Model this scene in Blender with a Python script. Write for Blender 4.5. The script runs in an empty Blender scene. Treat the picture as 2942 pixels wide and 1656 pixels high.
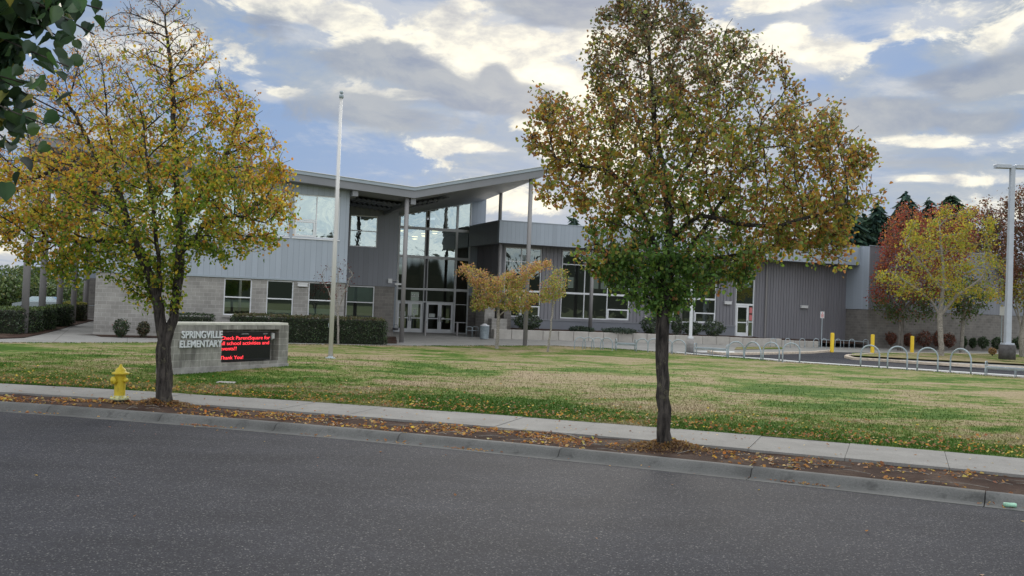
import bpy, math, random
import numpy as np
from mathutils import Vector, Matrix, noise
random.seed(7); rng = np.random.default_rng(7)
SC = bpy.context.scene; COL = SC.collection
PI = math.pi
# ------------------------------------------------------------------ camera model
F = 2855.0; HC = 2.33
pitch = math.atan(54/F); roll = math.atan(.0386)
CM = Matrix.Rotation(PI/2+pitch, 3, 'X') @ Matrix.Rotation(roll, 3, 'Z')
def ray(x, y): return CM @ Vector(((x-1471)/F, -(y-828)/F, -1))
def G(x, y, z=0.0):
    d = ray(x, y); t = (z-HC)/d.z
    return (d.x*t, d.y*t)
TH = math.radians(21.03); cT, sT = math.cos(TH), math.sin(TH)
def W(a, b): return (a*cT-b*sT, a*sT+b*cT)
def AB(X, Y): return (X*cT+Y*sT, -X*sT+Y*cT)
def PB(x, y, b):
    d = ray(x, y); t = b/(-sT*d.x+cT*d.y)
    return (d.x*t*cT+d.y*t*sT, HC+d.z*t)
def PZ(x, y, Y):
    d = ray(x, y); t = Y/d.y
    return (d.x*t, HC+d.z*t)
def tz(X, Y):
    b = -X*sT+Y*cT
    z = min(max((b-47)*.0125, 0), .2)
    z += .14*math.exp(-((X+7.2)**2+(Y-35)**2)/22.0)
    return z
def GT(x, y):
    z = 0
    for i in range(6):
        X, Y = G(x, y, z); z = tz(X, Y)
    return (X, Y, z)
# ------------------------------------------------------------------ node helpers
class NT:
    def __init__(s, t): s.t = t; s.n = t.nodes; s.l = t.links; s.n.clear()
    def add(s, typ, ins=None, **kw):
        nd = s.n.new(typ)
        for k, v in kw.items(): setattr(nd, k, v)
        if ins:
            for k, v in ins.items():
                if isinstance(v, bpy.types.NodeSocket): s.l.new(v, nd.inputs[k])
                else: nd.inputs[k].default_value = v
        return nd
    def math(s, op, a, b=0.0, c=None, clamp=False):
        nd = s.n.new('ShaderNodeMath'); nd.operation = op; nd.use_clamp = clamp
        for i, v in enumerate((a, b, c)):
            if v is None: continue
            if isinstance(v, bpy.types.NodeSocket): s.l.new(v, nd.inputs[i])
            else: nd.inputs[i].default_value = v
        return nd.outputs[0]
    def noise(s, vec, scale, detail=4, rough=.55, dist=0.0):
        return s.add('ShaderNodeTexNoise', {'Vector': vec, 'Scale': scale, 'Detail': detail, 'Roughness': rough, 'Distortion': dist}).outputs['Fac']
    def ramp(s, fac, stops, interp='LINEAR'):
        nd = s.add('ShaderNodeValToRGB', {'Fac': fac}); cr = nd.color_ramp; cr.interpolation = interp
        while len(cr.elements) < len(stops): cr.elements.new(.5)
        for e, (p, c) in zip(cr.elements, stops):
            e.position = p; e.color = (c, c, c, 1) if isinstance(c, (int, float)) else (*c, 1)
        return nd.outputs['Color']
    def mix(s, fac, a, b, blend='MIX'):
        nd = s.n.new('ShaderNodeMix'); nd.data_type = 'RGBA'; nd.blend_type = blend
        for i, v in ((0, fac), (6, a), (7, b)):
            if isinstance(v, bpy.types.NodeSocket): s.l.new(v, nd.inputs[i])
            elif i == 0: nd.inputs[0].default_value = v
            else: nd.inputs[i].default_value = (*v, 1) if len(v) == 3 else v
        return nd.outputs[2]
    def vec(s, op, a, b):
        nd = s.n.new('ShaderNodeVectorMath'); nd.operation = op
        for i, v in enumerate((a, b)):
            if isinstance(v, bpy.types.NodeSocket): s.l.new(v, nd.inputs[i])
            elif v is not None: nd.inputs[i].default_value = v
        return nd
    def bump(s, h, strength, dist=.01):
        return s.add('ShaderNodeBump', {'Height': h, 'Strength': strength, 'Distance': dist}).outputs[0]
    def out(s, sh): s.l.new(sh, s.add('ShaderNodeOutputMaterial').inputs[0])
def newmat(name):
    m = bpy.data.materials.new(name); m.use_nodes = True
    return m, NT(m.node_tree)
def pbsdf(t, base, rough=.6, normal=None, metallic=0.0, spec=.5, **kw):
    ins = {'Base Color': base if isinstance(base, bpy.types.NodeSocket) else (*base, 1), 'Roughness': rough, 'Metallic': metallic, 'Specular IOR Level': spec}
    if normal is not None: ins['Normal'] = normal
    ins.update(kw)
    return t.add('ShaderNodeBsdfPrincipled', ins).outputs[0]
def simple(name, col, rough=.55, var=.18, scale=3.0, metallic=0.0, bumpS=0.0, bscale=60, spec=.4, streak=False):
    m, t = newmat(name)
    co = t.add('ShaderNodeTexCoord').outputs['Object']
    if streak: co2 = t.vec('MULTIPLY', co, (1, 1, .12)).outputs[0]
    else: co2 = co
    n = t.noise(co2, scale, 6, .62)
    lo = tuple(c*(1-var) for c in col); hi = tuple(min(1, c*(1+var)) for c in col)
    c = t.ramp(n, [(.3, lo), (.7, hi)])
    nb = t.bump(t.noise(co, bscale, 5, .6), bumpS, .01) if bumpS else None
    t.out(pbsdf(t, c, rough, nb, metallic, spec))
    return m
def emis(name, col, st):
    m, t = newmat(name)
    t.out(t.add('ShaderNodeEmission', {'Color': (*col, 1), 'Strength': st}).outputs[0]); return m
MT = {}
def cmu(name, c1, c2, mortar, stain=0.0, w=.406, h=.203):
    m, t = newmat(name)
    co = t.add('ShaderNodeTexCoord').outputs['Object']
    sp = t.add('ShaderNodeSeparateXYZ', {0: co})
    xx = t.math('ADD', sp.outputs[0], sp.outputs[1])
    v = t.add('ShaderNodeCombineXYZ', {0: xx, 1: sp.outputs[2]}).outputs[0]
    br = t.add('ShaderNodeTexBrick', {'Vector': v, 'Color1': (*c1, 1), 'Color2': (*c2, 1), 'Mortar': (*mortar, 1), 'Scale': 1.0, 'Mortar Size': .009, 'Mortar Smooth': .2, 'Brick Width': w, 'Row Height': h})
    n = t.noise(co, 1.3, 6, .65); n2 = t.noise(co, 40, 4, .7)
    c = t.mix(1.0, br.outputs['Color'], t.ramp(n, [(.25, .72), (.75, 1.16)]), 'MULTIPLY')
    c = t.mix(1.0, c, t.ramp(n2, [(.3, .86), (.7, 1.1)]), 'MULTIPLY')
    if stain:
        # dark mildew patches of their own shape, running down in streaks
        s1 = t.noise(t.vec('MULTIPLY', co, (2.2, 2.2, .6)).outputs[0], 1.6, 7, .7)
        c = t.mix(t.math('MULTIPLY', t.ramp(s1, [(.42, 0.0), (.62, 1.0)]), stain), c, (.07, .065, .058))
    hh = t.math('ADD', t.math('MULTIPLY', br.outputs['Fac'], -1.0), t.math('MULTIPLY', n2, .5))
    t.out(pbsdf(t, c, .9, t.bump(hh, .6, .006), spec=.2)); return m
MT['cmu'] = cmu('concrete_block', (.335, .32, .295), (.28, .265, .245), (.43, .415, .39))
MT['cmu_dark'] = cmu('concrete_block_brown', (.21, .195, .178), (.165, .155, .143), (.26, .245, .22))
MT['cmu_sign'] = cmu('sign_block', (.38, .365, .33), (.26, .25, .225), (.50, .48, .44), stain=.55)
def panel(name, col, pitch_, depth=.25, rough=.45):
    m, t = newmat(name)
    co = t.add('ShaderNodeTexCoord').outputs['Object']
    sp = t.add('ShaderNodeSeparateXYZ', {0: co})
    xx = t.math('ADD', sp.outputs[0], sp.outputs[1])
    f = t.math('FRACT', t.math('DIVIDE', xx, pitch_))
    line = t.math('LESS_THAN', f, .09)
    n = t.noise(t.vec('MULTIPLY', co, (1, 1, .3)).outputs[0], .9, 5, .6)
    idx = t.math('FLOOR', t.math('DIVIDE', xx, pitch_))
    wn = t.add('ShaderNodeTexWhiteNoise', {'W': idx}, noise_dimensions='1D').outputs[0]
    c = t.ramp(t.math('ADD', t.math('MULTIPLY', n, .75), t.math('MULTIPLY', wn, .25)), [(.2, tuple(x*.87 for x in col)), (.8, tuple(x*1.1 for x in col))])
    c = t.mix(t.math('MULTIPLY', line, depth), c, tuple(x*.4 for x in col))
    t.out(pbsdf(t, c, rough, t.bump(line, .5, -.01), spec=.4)); return m
MT['panel'] = panel('grey_metal_panel', (.335, .375, .425), .305, .3)
MT['panel_shaded'] = panel('shaded_metal_panel', (.195, .204, .228), .305, .3)  # darkened copy of the grey panel, shade put into its colour
MT['rib'] = simple('ribbed_siding_paint', (.19, .186, .203), .5, .12, 1.2, streak=True)
MT['roof'] = simple('roof_metal', (.31, .355, .395), .4, .08, .8)
MT['beam'] = simple('fascia_paint', (.205, .21, .225), .55, .08, .7)
MT['soffit'] = simple('soffit_paint', (.17, .178, .20), .7, .08, .7)
MT['column'] = simple('column_paint', (.235, .225, .222), .5, .12, 1.5, streak=True)
MT['found'] = simple('foundation_concrete', (.33, .315, .29), .9, .14, 2, bumpS=.2)
MT['frame'] = simple('white_aluminium', (.69, .70, .71), .35, .05, 2)
MT['frame2'] = simple('silver_aluminium', (.56, .57, .57), .35, .06, 2)
MT['interior'] = simple('interior_paint', (.19, .18, .16), .9, .2, .6)
MT['blind'] = simple('roller_blind', (.45, .53, .48), .8, .08, 2)
MT['galv'] = simple('galvanised_steel', (.31, .36, .385), .45, .2, 9, metallic=.1)
MT['white_paint'] = simple('white_pole_paint', (.60, .61, .62), .4, .07, 1.5)
MT['pole_old'] = simple('weathered_white_pole', (.60, .585, .56), .5, .2, 2.2, streak=True)
MT['pole_grey'] = simple('lamp_pole_paint', (.40, .43, .47), .4, .08, 2)
MT['yellow'] = simple('bollard_yellow', (.74, .50, .03), .6, .16, 5, bumpS=.15, streak=True)
def worn(name, col, rust, amt=.5):
    m, t = newmat(name); p = t.add('ShaderNodeTexCoord').outputs['Object']
    n = t.noise(p, 5, 6, .6); g = t.noise(t.vec('MULTIPLY', p, (1, 1, .35)).outputs[0], 16, 6, .7); ch = t.noise(p, 38, 5, .65)
    c = t.ramp(n, [(.3, tuple(x*.82 for x in col)), (.7, tuple(x*1.1 for x in col))])
    c = t.mix(t.math('MULTIPLY', t.ramp(g, [(.5, 0.0), (.72, 1.0)]), amt), c, rust)
    c = t.mix(t.ramp(ch, [(.66, 0.0), (.70, .8)]), c, (.10, .07, .035))
    t.out(pbsdf(t, c, t.ramp(g, [(.3, .38), (.7, .75)]), t.bump(t.math('ADD', ch, n), .35, .006), spec=.4)); return m
MT['hyd'] = worn('hydrant_paint', (.60, .455, .03), (.25, .16, .03))
MT['hyd_worn'] = simple('hydrant_worn_base', (.42, .42, .22), .6, .5, 14, bumpS=.3)
MT['black'] = simple('black_rubber', (.02, .02, .02), .5)
MT['dark_metal'] = simple('dark_metal', (.05, .05, .055), .45)
MT['sign_white'] = simple('sign_white', (.6, .6, .6), .5, .04)
MT['sign_pink'] = simple('faded_red_ink', (.55, .16, .16), .6, .1, 20)
MT['red'] = simple('red_accent_panel', (.30, .05, .04), .5)
MT['letter'] = simple('brushed_letter', (.68, .70, .72), .4, .05, metallic=.0)
MT['cap'] = simple('cap_concrete', (.62, .60, .53), .85, .14, 4, bumpS=.2)
MT['block'] = simple('retaining_block', (.40, .375, .34), .9, .14, 1.7, bumpS=.5, bscale=30)
MT['base_conc'] = simple('lamp_base_concrete', (.30, .285, .27), .9, .3, 3, bumpS=.3)
MT['base_shaded'] = simple('lamp_base_shaded', (.085, .08, .08), .9, .35, 4, bumpS=.3)  # footing concrete with its shade put into the colour
MT['lamp_glow'] = emis('lamp_glow', (1, .86, .42), 2.6)
MT['led'] = emis('led_red', (1, .055, .07), 1.7)
MT['screen'] = simple('led_screen_black', (.012, .012, .014), .35, .1)
MT['paper'] = simple('paper', (.55, .58, .56), .8)
MT['car'] = simple('car_paint', (.28, .32, .33), .2, .05, metallic=.4)
def glassmat(name, refl, tint, wavy=.0, wscale=1.2):
    m, t = newmat(name)
    co = t.add('ShaderNodeTexCoord').outputs['Object']
    nb = None
    if wavy: nb = t.bump(t.noise(co, wscale, 3, .5, .6), wavy, .05)
    g = t.add('ShaderNodeBsdfGlossy', {'Color': (.86, 1.0, .97, 1), 'Roughness': .015})
    if nb is not None: t.l.new(nb, g.inputs['Normal'])
    tr = t.add('ShaderNodeBsdfTransparent', {'Color': (*tint, 1)})
    fr = t.add('ShaderNodeFresnel', {'IOR': 1.5}).outputs[0]
    fac = t.math('ADD', fr, refl, clamp=True)
    t.out(t.add('ShaderNodeMixShader', {0: fac, 1: tr.outputs[0], 2: g.outputs[0]}).outputs[0]); return m
MT['glass'] = glassmat('window_glass', .24, (.5, .55, .54))
MT['glass_wavy'] = glassmat('wavy_window_glass', .36, (.5, .55, .54), .2, .9)
MT['glass_e'] = glassmat('entrance_wing_glass', .13, (.52, .54, .52), .2, .7)
MT['glass_dark'] = glassmat('tinted_window_glass', .09, (.5, .5, .48))
# ------------------------------------------------------------------ mesh builder
class MB:
    def __init__(s): s.v = []; s.f = []; s.sm = []
    def quad(s, *p):
        n = len(s.v); s.v += [tuple(q) for q in p]; s.f.append(tuple(range(n, n+len(p)))); s.sm.append(False); return s
    def box(s, x0, x1, y0, y1, z0, z1):
        n = len(s.v)
        s.v += [(x0, y0, z0), (x1, y0, z0), (x1, y1, z0), (x0, y1, z0), (x0, y0, z1), (x1, y0, z1), (x1, y1, z1), (x0, y1, z1)]
        for f in ((3, 2, 1, 0), (4, 5, 6, 7), (0, 1, 5, 4), (1, 2, 6, 5), (2, 3, 7, 6), (3, 0, 4, 7)):
            s.f.append(tuple(n+i for i in f)); s.sm.append(False)
        return s
    def bbox(s, x0, x1, y0, y1, z0, z1, r=.02):   # bevelled box: chamfered vertical and top edges
        pts = [(x0+r, y0), (x1-r, y0), (x1, y0+r), (x1, y1-r), (x1-r, y1), (x0+r, y1), (x0, y1-r), (x0, y0+r)]
        inn = [(min(max(x, x0+r), x1-r), min(max(y, y0+r), y1-r)) for x, y in pts]
        n = len(s.v)
        s.v += [(x, y, z0) for x, y in pts]+[(x, y, z1-r) for x, y in pts]+[(x, y, z1) for x, y in inn]
        for k in (0, 8):
            for i in range(8):
                j = (i+1) % 8; s.f.append((n+k+i, n+k+j, n+k+8+j, n+k+8+i)); s.sm.append(False)
        s.f.append(tuple(n+16+i for i in range(8))); s.sm.append(False)
        s.f.append(tuple(n+i for i in reversed(range(8)))); s.sm.append(False)
        return s
    def prism(s, poly, z0, z1):
        n = len(s.v); k = len(poly)
        s.v += [(x, y, z0) for x, y in poly]+[(x, y, z1) for x, y in poly]
        s.f.append(tuple(n+i for i in reversed(range(k)))); s.f.append(tuple(n+k+i for i in range(k))); s.sm += [False]*2
        for i in range(k):
            j = (i+1) % k; s.f.append((n+i, n+j, n+k+j, n+k+i)); s.sm.append(False)
        return s
    def tube(s, pts, r, n=8, cap=True, smooth=True):
        pts = [Vector(p) for p in pts]; rs = r if isinstance(r, (list, tuple)) else [r]*len(pts)
        base = len(s.v); up = None
        for i, p in enumerate(pts):
            d = (pts[min(i+1, len(pts)-1)]-pts[max(i-1, 0)]).normalized()
            if up is None: up = d.orthogonal().normalized()
            else: up = (up-d*up.dot(d)).normalized()
            sd = d.cross(up)
            for k in range(n):
                a = 2*PI*k/n; s.v.append(tuple(p+(up*math.cos(a)+sd*math.sin(a))*rs[i]))
        for i in range(len(pts)-1):
            for k in range(n):
                k2 = (k+1) % n
                s.f.append((base+i*n+k, base+i*n+k2, base+(i+1)*n+k2, base+(i+1)*n+k)); s.sm.append(smooth)
        if cap:
            s.f.append(tuple(base+k for k in reversed(range(n)))); s.sm.append(False)
            s.f.append(tuple(base+(len(pts)-1)*n+k for k in range(n))); s.sm.append(False)
        return s
    def lathe(s, prof, n=20, M=None, smooth=True):
        base = len(s.v); M = M or Matrix.Identity(4)
        for (r, z) in prof:
            for k in range(n):
                a = 2*PI*k/n; s.v.append(tuple(M @ Vector((r*math.cos(a), r*math.sin(a), z))))
        for i in range(len(prof)-1):
            for k in range(n):
                k2 = (k+1) % n
                s.f.append((base+i*n+k, base+i*n+k2, base+(i+1)*n+k2, base+(i+1)*n+k)); s.sm.append(smooth)
        return s
    def build(s, name, mat, parent=None, loc=(0, 0, 0), rot=0.0):
        me = bpy.data.meshes.new(name); me.from_pydata(s.v, [], s.f)
        me.materials.append(mat); me.polygons.foreach_set('use_smooth', s.sm)
        if any(s.sm):
            pass
        me.update()
        o = bpy.data.objects.new(name, me); COL.objects.link(o)
        o.location = loc; o.rotation_euler = (0, 0, rot)
        if parent: o.parent = parent
        return o
def npmesh(name, V, Fc, mat, col=None, parent=None, loc=(0, 0, 0), smooth=False):
    """V (n,3); Fc (m,k) all same size; col (n,3)"""
    me = bpy.data.meshes.new(name); k = Fc.shape[1]
    me.vertices.add(len(V)); me.vertices.foreach_set('co', V.astype(np.float32).ravel())
    me.loops.add(Fc.size); me.loops.foreach_set('vertex_index', Fc.astype(np.int32).ravel())
    me.polygons.add(len(Fc)); me.polygons.foreach_set('loop_start', np.arange(0, Fc.size, k, dtype=np.int32))
    if smooth: me.polygons.foreach_set('use_smooth', np.ones(len(Fc), bool))
    if col is not None:
        a = me.color_attributes.new('col', 'FLOAT_COLOR', 'POINT')
        c = np.ones((len(V), 4), np.float32); c[:, :3] = col; a.data.foreach_set('color', c.ravel())
    me.materials.append(mat); me.update(calc_edges=True); me.validate()
    o = bpy.data.objects.new(name, me); COL.objects.link(o); o.location = loc
    if parent: o.parent = parent
    return o
def tag(o, label=None, cat=None, group=None, kind=None):
    if label: o['label'] = label
    if cat: o['category'] = cat
    if group: o['group'] = group
    if kind: o['kind'] = kind
    return o
def empty(name, loc, rz=0.0, **kw):
    o = bpy.data.objects.new(name, None); COL.objects.link(o); o.location = loc; o.rotation_euler = (0, 0, rz)
    o.empty_display_size = .3
    return tag(o, **kw)
def struct(o, lab=None):
    o['kind'] = 'structure'
    if lab: o['label'] = lab
    return o
def copy_tree(o, parent=None):
    c = o.copy(); COL.objects.link(c)
    if parent: c.parent = parent
    for ch in list(o.children): copy_tree(ch, c)
    return c
_fonts = {}
def text_obj(name, s, size, mat, parent, M, extrude=.01, xs=1.0, bold=0.0):
    cu = bpy.data.curves.new('t', 'FONT'); cu.body = s; cu.size = size; cu.extrude = extrude; cu.offset = bold
    to = bpy.data.objects.new('t', cu); COL.objects.link(to)
    dg = bpy.context.evaluated_depsgraph_get(); dg.update()
    me = bpy.data.meshes.new_from_object(to.evaluated_get(dg)); bpy.data.objects.remove(to)
    me.transform(M @ Matrix.Diagonal((xs, 1, 1, 1)))
    me.materials.clear(); me.materials.append(mat); me.name = name
    o = bpy.data.objects.new(name, me); COL.objects.link(o); o.parent = parent
    return o
# ------------------------------------------------------------------ camera, light, sky
cam = bpy.data.cameras.new('camera'); co_ = bpy.data.objects.new('camera', cam); COL.objects.link(co_)
cam.sensor_width = 36; cam.lens = 36*F/2942; cam.clip_end = 5000; cam.clip_start = .1
co_.matrix_world = Matrix.Translation((0, 0, HC)) @ CM.to_4x4(); SC.camera = co_
SUN_EL, SUN_AZ = math.radians(17), math.radians(7)          # azimuth to the right of +Y
sun = bpy.data.lights.new('sun', 'SUN'); sun.energy = 1.3; sun.angle = math.radians(16); sun.color = (1, .93, .82)
so = bpy.data.objects.new('sun', sun); COL.objects.link(so)
sd = Vector((math.sin(SUN_AZ)*math.cos(SUN_EL), math.cos(SUN_AZ)*math.cos(SUN_EL), math.sin(SUN_EL)))
so.rotation_euler = sd.to_track_quat('Z', 'Y').to_euler()
wd = bpy.data.worlds.new('World'); SC.world = wd; wd.use_nodes = True
t = NT(wd.node_tree)
sky = t.add('ShaderNodeTexSky', sky_type='NISHITA', sun_disc=False, sun_elevation=SUN_EL, sun_rotation=SUN_AZ, air_density=1.0, dust_density=.8, ozone_density=1.4)
D = t.add('ShaderNodeTexCoord').outputs['Generated']
D = t.vec('NORMALIZE', D, None).outputs[0]
sp = t.add('ShaderNodeSeparateXYZ', {0: D}); zz = sp.outputs[2]
zp = t.math('MAXIMUM', zz, 0.0)
den = t.math('ADD', zp, .16)
P = t.add('ShaderNodeCombineXYZ', {0: t.math('DIVIDE', sp.outputs[0], den), 1: t.math('DIVIDE', sp.outputs[1], den)}).outputs[0]
P2 = t.vec('MULTIPLY', D, (1, 1, 2.3)).outputs[0]
warp = t.add('ShaderNodeTexNoise', {'Vector': P2, 'Scale': 4.0, 'Detail': 3}).outputs['Color']
warpd = t.vec('MULTIPLY', t.vec('SUBTRACT', warp, (.5, .5, .5)).outputs[0], (.10, .10, .07)).outputs[0]
Dw = t.vec('ADD', D, warpd).outputs[0]
def blobs(lst):
    tot = None
    for (x, y, rx, ry, amp) in lst:
        c = ray(x/.8756, y/.8756).normalized(); r = rx/2500
        k = rx/ry
        v = t.vec('MULTIPLY', t.vec('SUBTRACT', Dw, tuple(c)).outputs[0], (1/r, 1/r, k/r)).outputs[0]
        L = t.vec('LENGTH', v, None).outputs['Value']
        g = t.math('MULTIPLY', t.add('ShaderNodeMapRange', {0: L, 1: 0.15, 2: 1.5, 3: 1.0, 4: 0.0}, interpolation_type='SMOOTHERSTEP').outputs[0], amp)
        tot = g if tot is None else t.math('ADD', tot, g)
    return tot
bright = blobs([(1010, 60, 300, 62, 1.0), (740, 10, 230, 40, .9), (1190, 150, 150, 50, .8), (1185, 375, 140, 26, 1.0), (1000, 240, 110, 16, .75), (1330, 190, 120, 110, .8),
                (1480, 360, 150, 130, .8), (1600, 230, 240, 240, .7), (2440, 350, 230, 24, .75), (2040, 130, 170, 50, .75), (1950, 15, 160, 30, .7), (1350, 95, 170, 34, .8), (1000, 120, 190, 22, .8),
                (10, 640, 120, 45, 1.0), (2340, 60, 120, 34, .7), (1320, 530, 110, 40, .75), (2380, 440, 220, 22, .6), (700, 230, 70, 26, .75), (2300, 210, 150, 24, .5), (1960, 90, 60, 26, .8), (720, 60, 60, 60, .5), (2500, 110, 90, 30, .6)])
dark = blobs([(960, 150, 170, 50, 1.0), (1200, 235, 240, 52, 1.1), (700, 60, 90, 46, .9), (800, 280, 240, 60, .6), (1440, 25, 200, 40, 1.1), (1240, 165, 60, 30, .7),
              (2460, 180, 210, 50, .9), (2200, 285, 230, 50, .8), (1080, 320, 200, 34, .5), (120, 300, 300, 120, .3), (2280, 400, 200, 30, .5), (2480, 300, 130, 30, .6)])
blue = blobs([(2200, 85, 180, 45, 1.25), (600, 230, 170, 190, .95), (2040, 205, 120, 30, .8), (1160, 62, 110, 20, .9), (960, 420, 280, 80, 1.25), (2230, 150, 160, 30, .6), (700, 390, 180, 100, 1.15), (2250, 340, 140, 40, .6), (1420, 235, 60, 26, .8), (1320, 270, 150, 30, .6), (1800, 50, 60, 30, .6), (100, 200, 120, 200, .5)])
n1 = t.noise(P, 1.5, 9, .62, .35)
n2 = t.noise(t.vec('ADD', P, (7.3, 2.1, 0)).outputs[0], 3.2, 10, .64, .3)
n3 = t.noise(t.vec('MULTIPLY', D, (1, 1, 2.2)).outputs[0], 11.0, 11, .62, .35)
n4 = t.noise(t.vec('ADD', t.vec('MULTIPLY', D, (1, 1, 2.0)).outputs[0], (3.1, .7, .02)).outputs[0], 19.0, 10, .6, .2)
n12 = t.math('ADD', t.math('MULTIPLY', n1, .35), t.math('ADD', t.math('MULTIPLY', n2, .15), t.math('MULTIPLY', n3, .5)))
cloudy = t.ramp(n12, [(.40, (2.35, 3.3, 5.1)), (.475, (2.75, 3.55, 4.9)), (.55, (3.5, 4.05, 4.8)), (.64, (5.5, 5.6, 5.8))])
def thr(mask, k, nn, amp, lo, hi, mx=1.0):
    q = t.math('ADD', t.math('MULTIPLY', mask, k), t.math('MULTIPLY', t.math('SUBTRACT', nn, .5), amp))
    return t.add('ShaderNodeMapRange', {0: q, 1: lo, 2: hi, 3: 0.0, 4: mx}, interpolation_type='SMOOTHSTEP').outputs[0]
c = t.mix(thr(blue, .55, n3, -1.5, .12, .58, .80), cloudy, (2.1, 3.3, 5.6))
c = t.mix(thr(bright, .62, n2, 1.6, .02, .46, .75), c, (5.6, 5.8, 6.1))
br = thr(bright, .62, n3, 2.7, .22, .50)
cream = t.ramp(n4, [(.34, (9.6, 9.3, 8.2)), (.50, (9.0, 8.6, 7.3)), (.60, (6.6, 6.5, 6.1)), (.70, (4.8, 4.9, 5.1))])
c = t.mix(br, c, cream)
c = t.mix(thr(dark, .82, n3, 1.7, .20, .60, .92), c, t.ramp(n3, [(.4, (2.15, 2.65, 3.7)), (.6, (3.4, 3.75, 4.3))]))
# thin blue sky showing through everywhere a little
c = t.mix(.06, c, sky.outputs[0])
# the overcast is brighter overhead than near the horizon, raised out of view to light the ground
up = t.add('ShaderNodeMapRange', {0: zz, 1: .30, 2: .75, 3: 0.0, 4: 1.0}, interpolation_type='SMOOTHSTEP').outputs[0]
over = t.ramp(n12, [(.36, (11.0, 12.0, 13.5)), (.64, (19.0, 18.7, 18.0))])
c = t.mix(up, c, over)
# behind the street (away from the sun): unseen cloud brightened to light the facade, above a far tree line
back = t.add('ShaderNodeMapRange', {0: sp.outputs[1], 1: .2, 2: -.35, 3: 0.0, 4: 1.0}, interpolation_type='SMOOTHSTEP').outputs[0]
bc = t.ramp(n12, [(.38, (7.0, 8.7, 11.0)), (.6, (16.5, 16.3, 16.0))])
c = t.mix(t.math('MULTIPLY', back, .92), c, bc)
tl = t.math('ADD', t.noise(t.vec('MULTIPLY', D, (1, 1, .1)).outputs[0], 26, 6, .6), -.5)
edge = t.math('ADD', .042, t.math('MULTIPLY', tl, .12))
tree = t.math('MULTIPLY', back, t.add('ShaderNodeMapRange', {0: t.math('SUBTRACT', edge, zz), 1: -.004, 2: .004, 3: 0.0, 4: 1.0}).outputs[0])
c = t.mix(tree, c, (.55, .62, .5))
bg = t.add('ShaderNodeBackground', {'Color': c, 'Strength': .1})
t.l.new(bg.outputs[0], t.add('ShaderNodeOutputWorld').inputs[0])
SC.view_settings.view_transform = 'Standard'; SC.view_settings.look = 'None'; SC.view_settings.exposure = .17; SC.view_settings.gamma = 1
SC.render.engine = 'CYCLES'
SC.cycles.max_bounces = 7; SC.cycles.transparent_max_bounces = 12; SC.cycles.diffuse_bounces = 3

# ------------------------------------------------------------------ ground materials (world position based)
def posnode(t): return t.add('ShaderNodeNewGeometry').outputs['Position']
m, t = newmat('asphalt'); p = posnode(t)
v = t.add('ShaderNodeTexVoronoi', {'Vector': p, 'Scale': 75}).outputs['Color']
spk = t.add('ShaderNodeSeparateXYZ', {0: v}).outputs[0]
n = t.noise(p, .55, 6, .6); nf = t.noise(p, 34, 5, .75); nm = t.noise(t.vec('MULTIPLY', p, (.25, 1.6, 1)).outputs[0], .8, 5, .6)
c = t.ramp(spk, [(0, (.026, .0265, .032)), (.6, (.035, .0355, .042)), (.93, (.047, .0475, .054)), (.99, (.17, .167, .16))])
c = t.mix(1.0, c, t.ramp(n, [(.25, .80), (.75, 1.18)]), 'MULTIPLY')
c = t.mix(1.0, c, t.ramp(nm, [(.3, .88), (.7, 1.1)]), 'MULTIPLY')
c = t.mix(1.0, c, t.ramp(nf, [(.25, .62), (.75, 1.4)]), 'MULTIPLY')
t.out(pbsdf(t, c, .82, t.bump(t.math('ADD', nf, t.math('MULTIPLY', spk, .5)), .7, .012), spec=.14)); MT['asphalt'] = m
def concrete(name, col, var=.15, joints=0.0, agg=120, patches=.12):
    m, t = newmat(name); p = posnode(t)
    n = t.noise(p, .9, 7, .65); nf = t.noise(p, agg, 3, .7)
    c = t.ramp(n, [(.25, tuple(x*(1-var) for x in col)), (.75, tuple(x*(1+var) for x in col))])
    c = t.mix(1.0, c, t.ramp(nf, [(.3, .78), (.7, 1.2)]), 'MULTIPLY')
    s = t.noise(p, 2.7, 8, .72)
    c = t.mix(t.math('MULTIPLY', t.ramp(s, [(.55, 0.0), (.72, 1.0)]), patches*3), c, tuple(x*.55 for x in col))
    if joints:
        mp = t.add('ShaderNodeMapping', {'Vector': p, 'Rotation': (0, 0, -TH), 'Scale': (1/joints,)*3}).outputs[0]
        br_ = t.add('ShaderNodeTexBrick', {'Vector': mp, 'Scale': 1.0, 'Mortar Size': .006, 'Brick Width': 1.0, 'Row Height': 1.0}, offset=0.0).outputs['Fac']
        c = t.mix(t.math('MULTIPLY', br_, .6), c, tuple(x*.35 for x in col))
    t.out(pbsdf(t, c, .9, t.bump(nf, .3, .004), spec=.25)); return m
MT['sidewalk'] = concrete('sidewalk_concrete', (.215, .208, .194), .2, agg=55, patches=.2)
MT['plaza'] = concrete('plaza_concrete', (.27, .26, .24), joints=3.0)
MT['curb'] = concrete('curb_concrete', (.115, .115, .11), .25, agg=45, patches=.45)
MT['curb_paint'] = simple('cream_curb', (.50, .42, .33), .85, .3, 6, bumpS=.3)
MT['line'] = simple('white_road_paint', (.55, .55, .53), .7, .2, 5)
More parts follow.
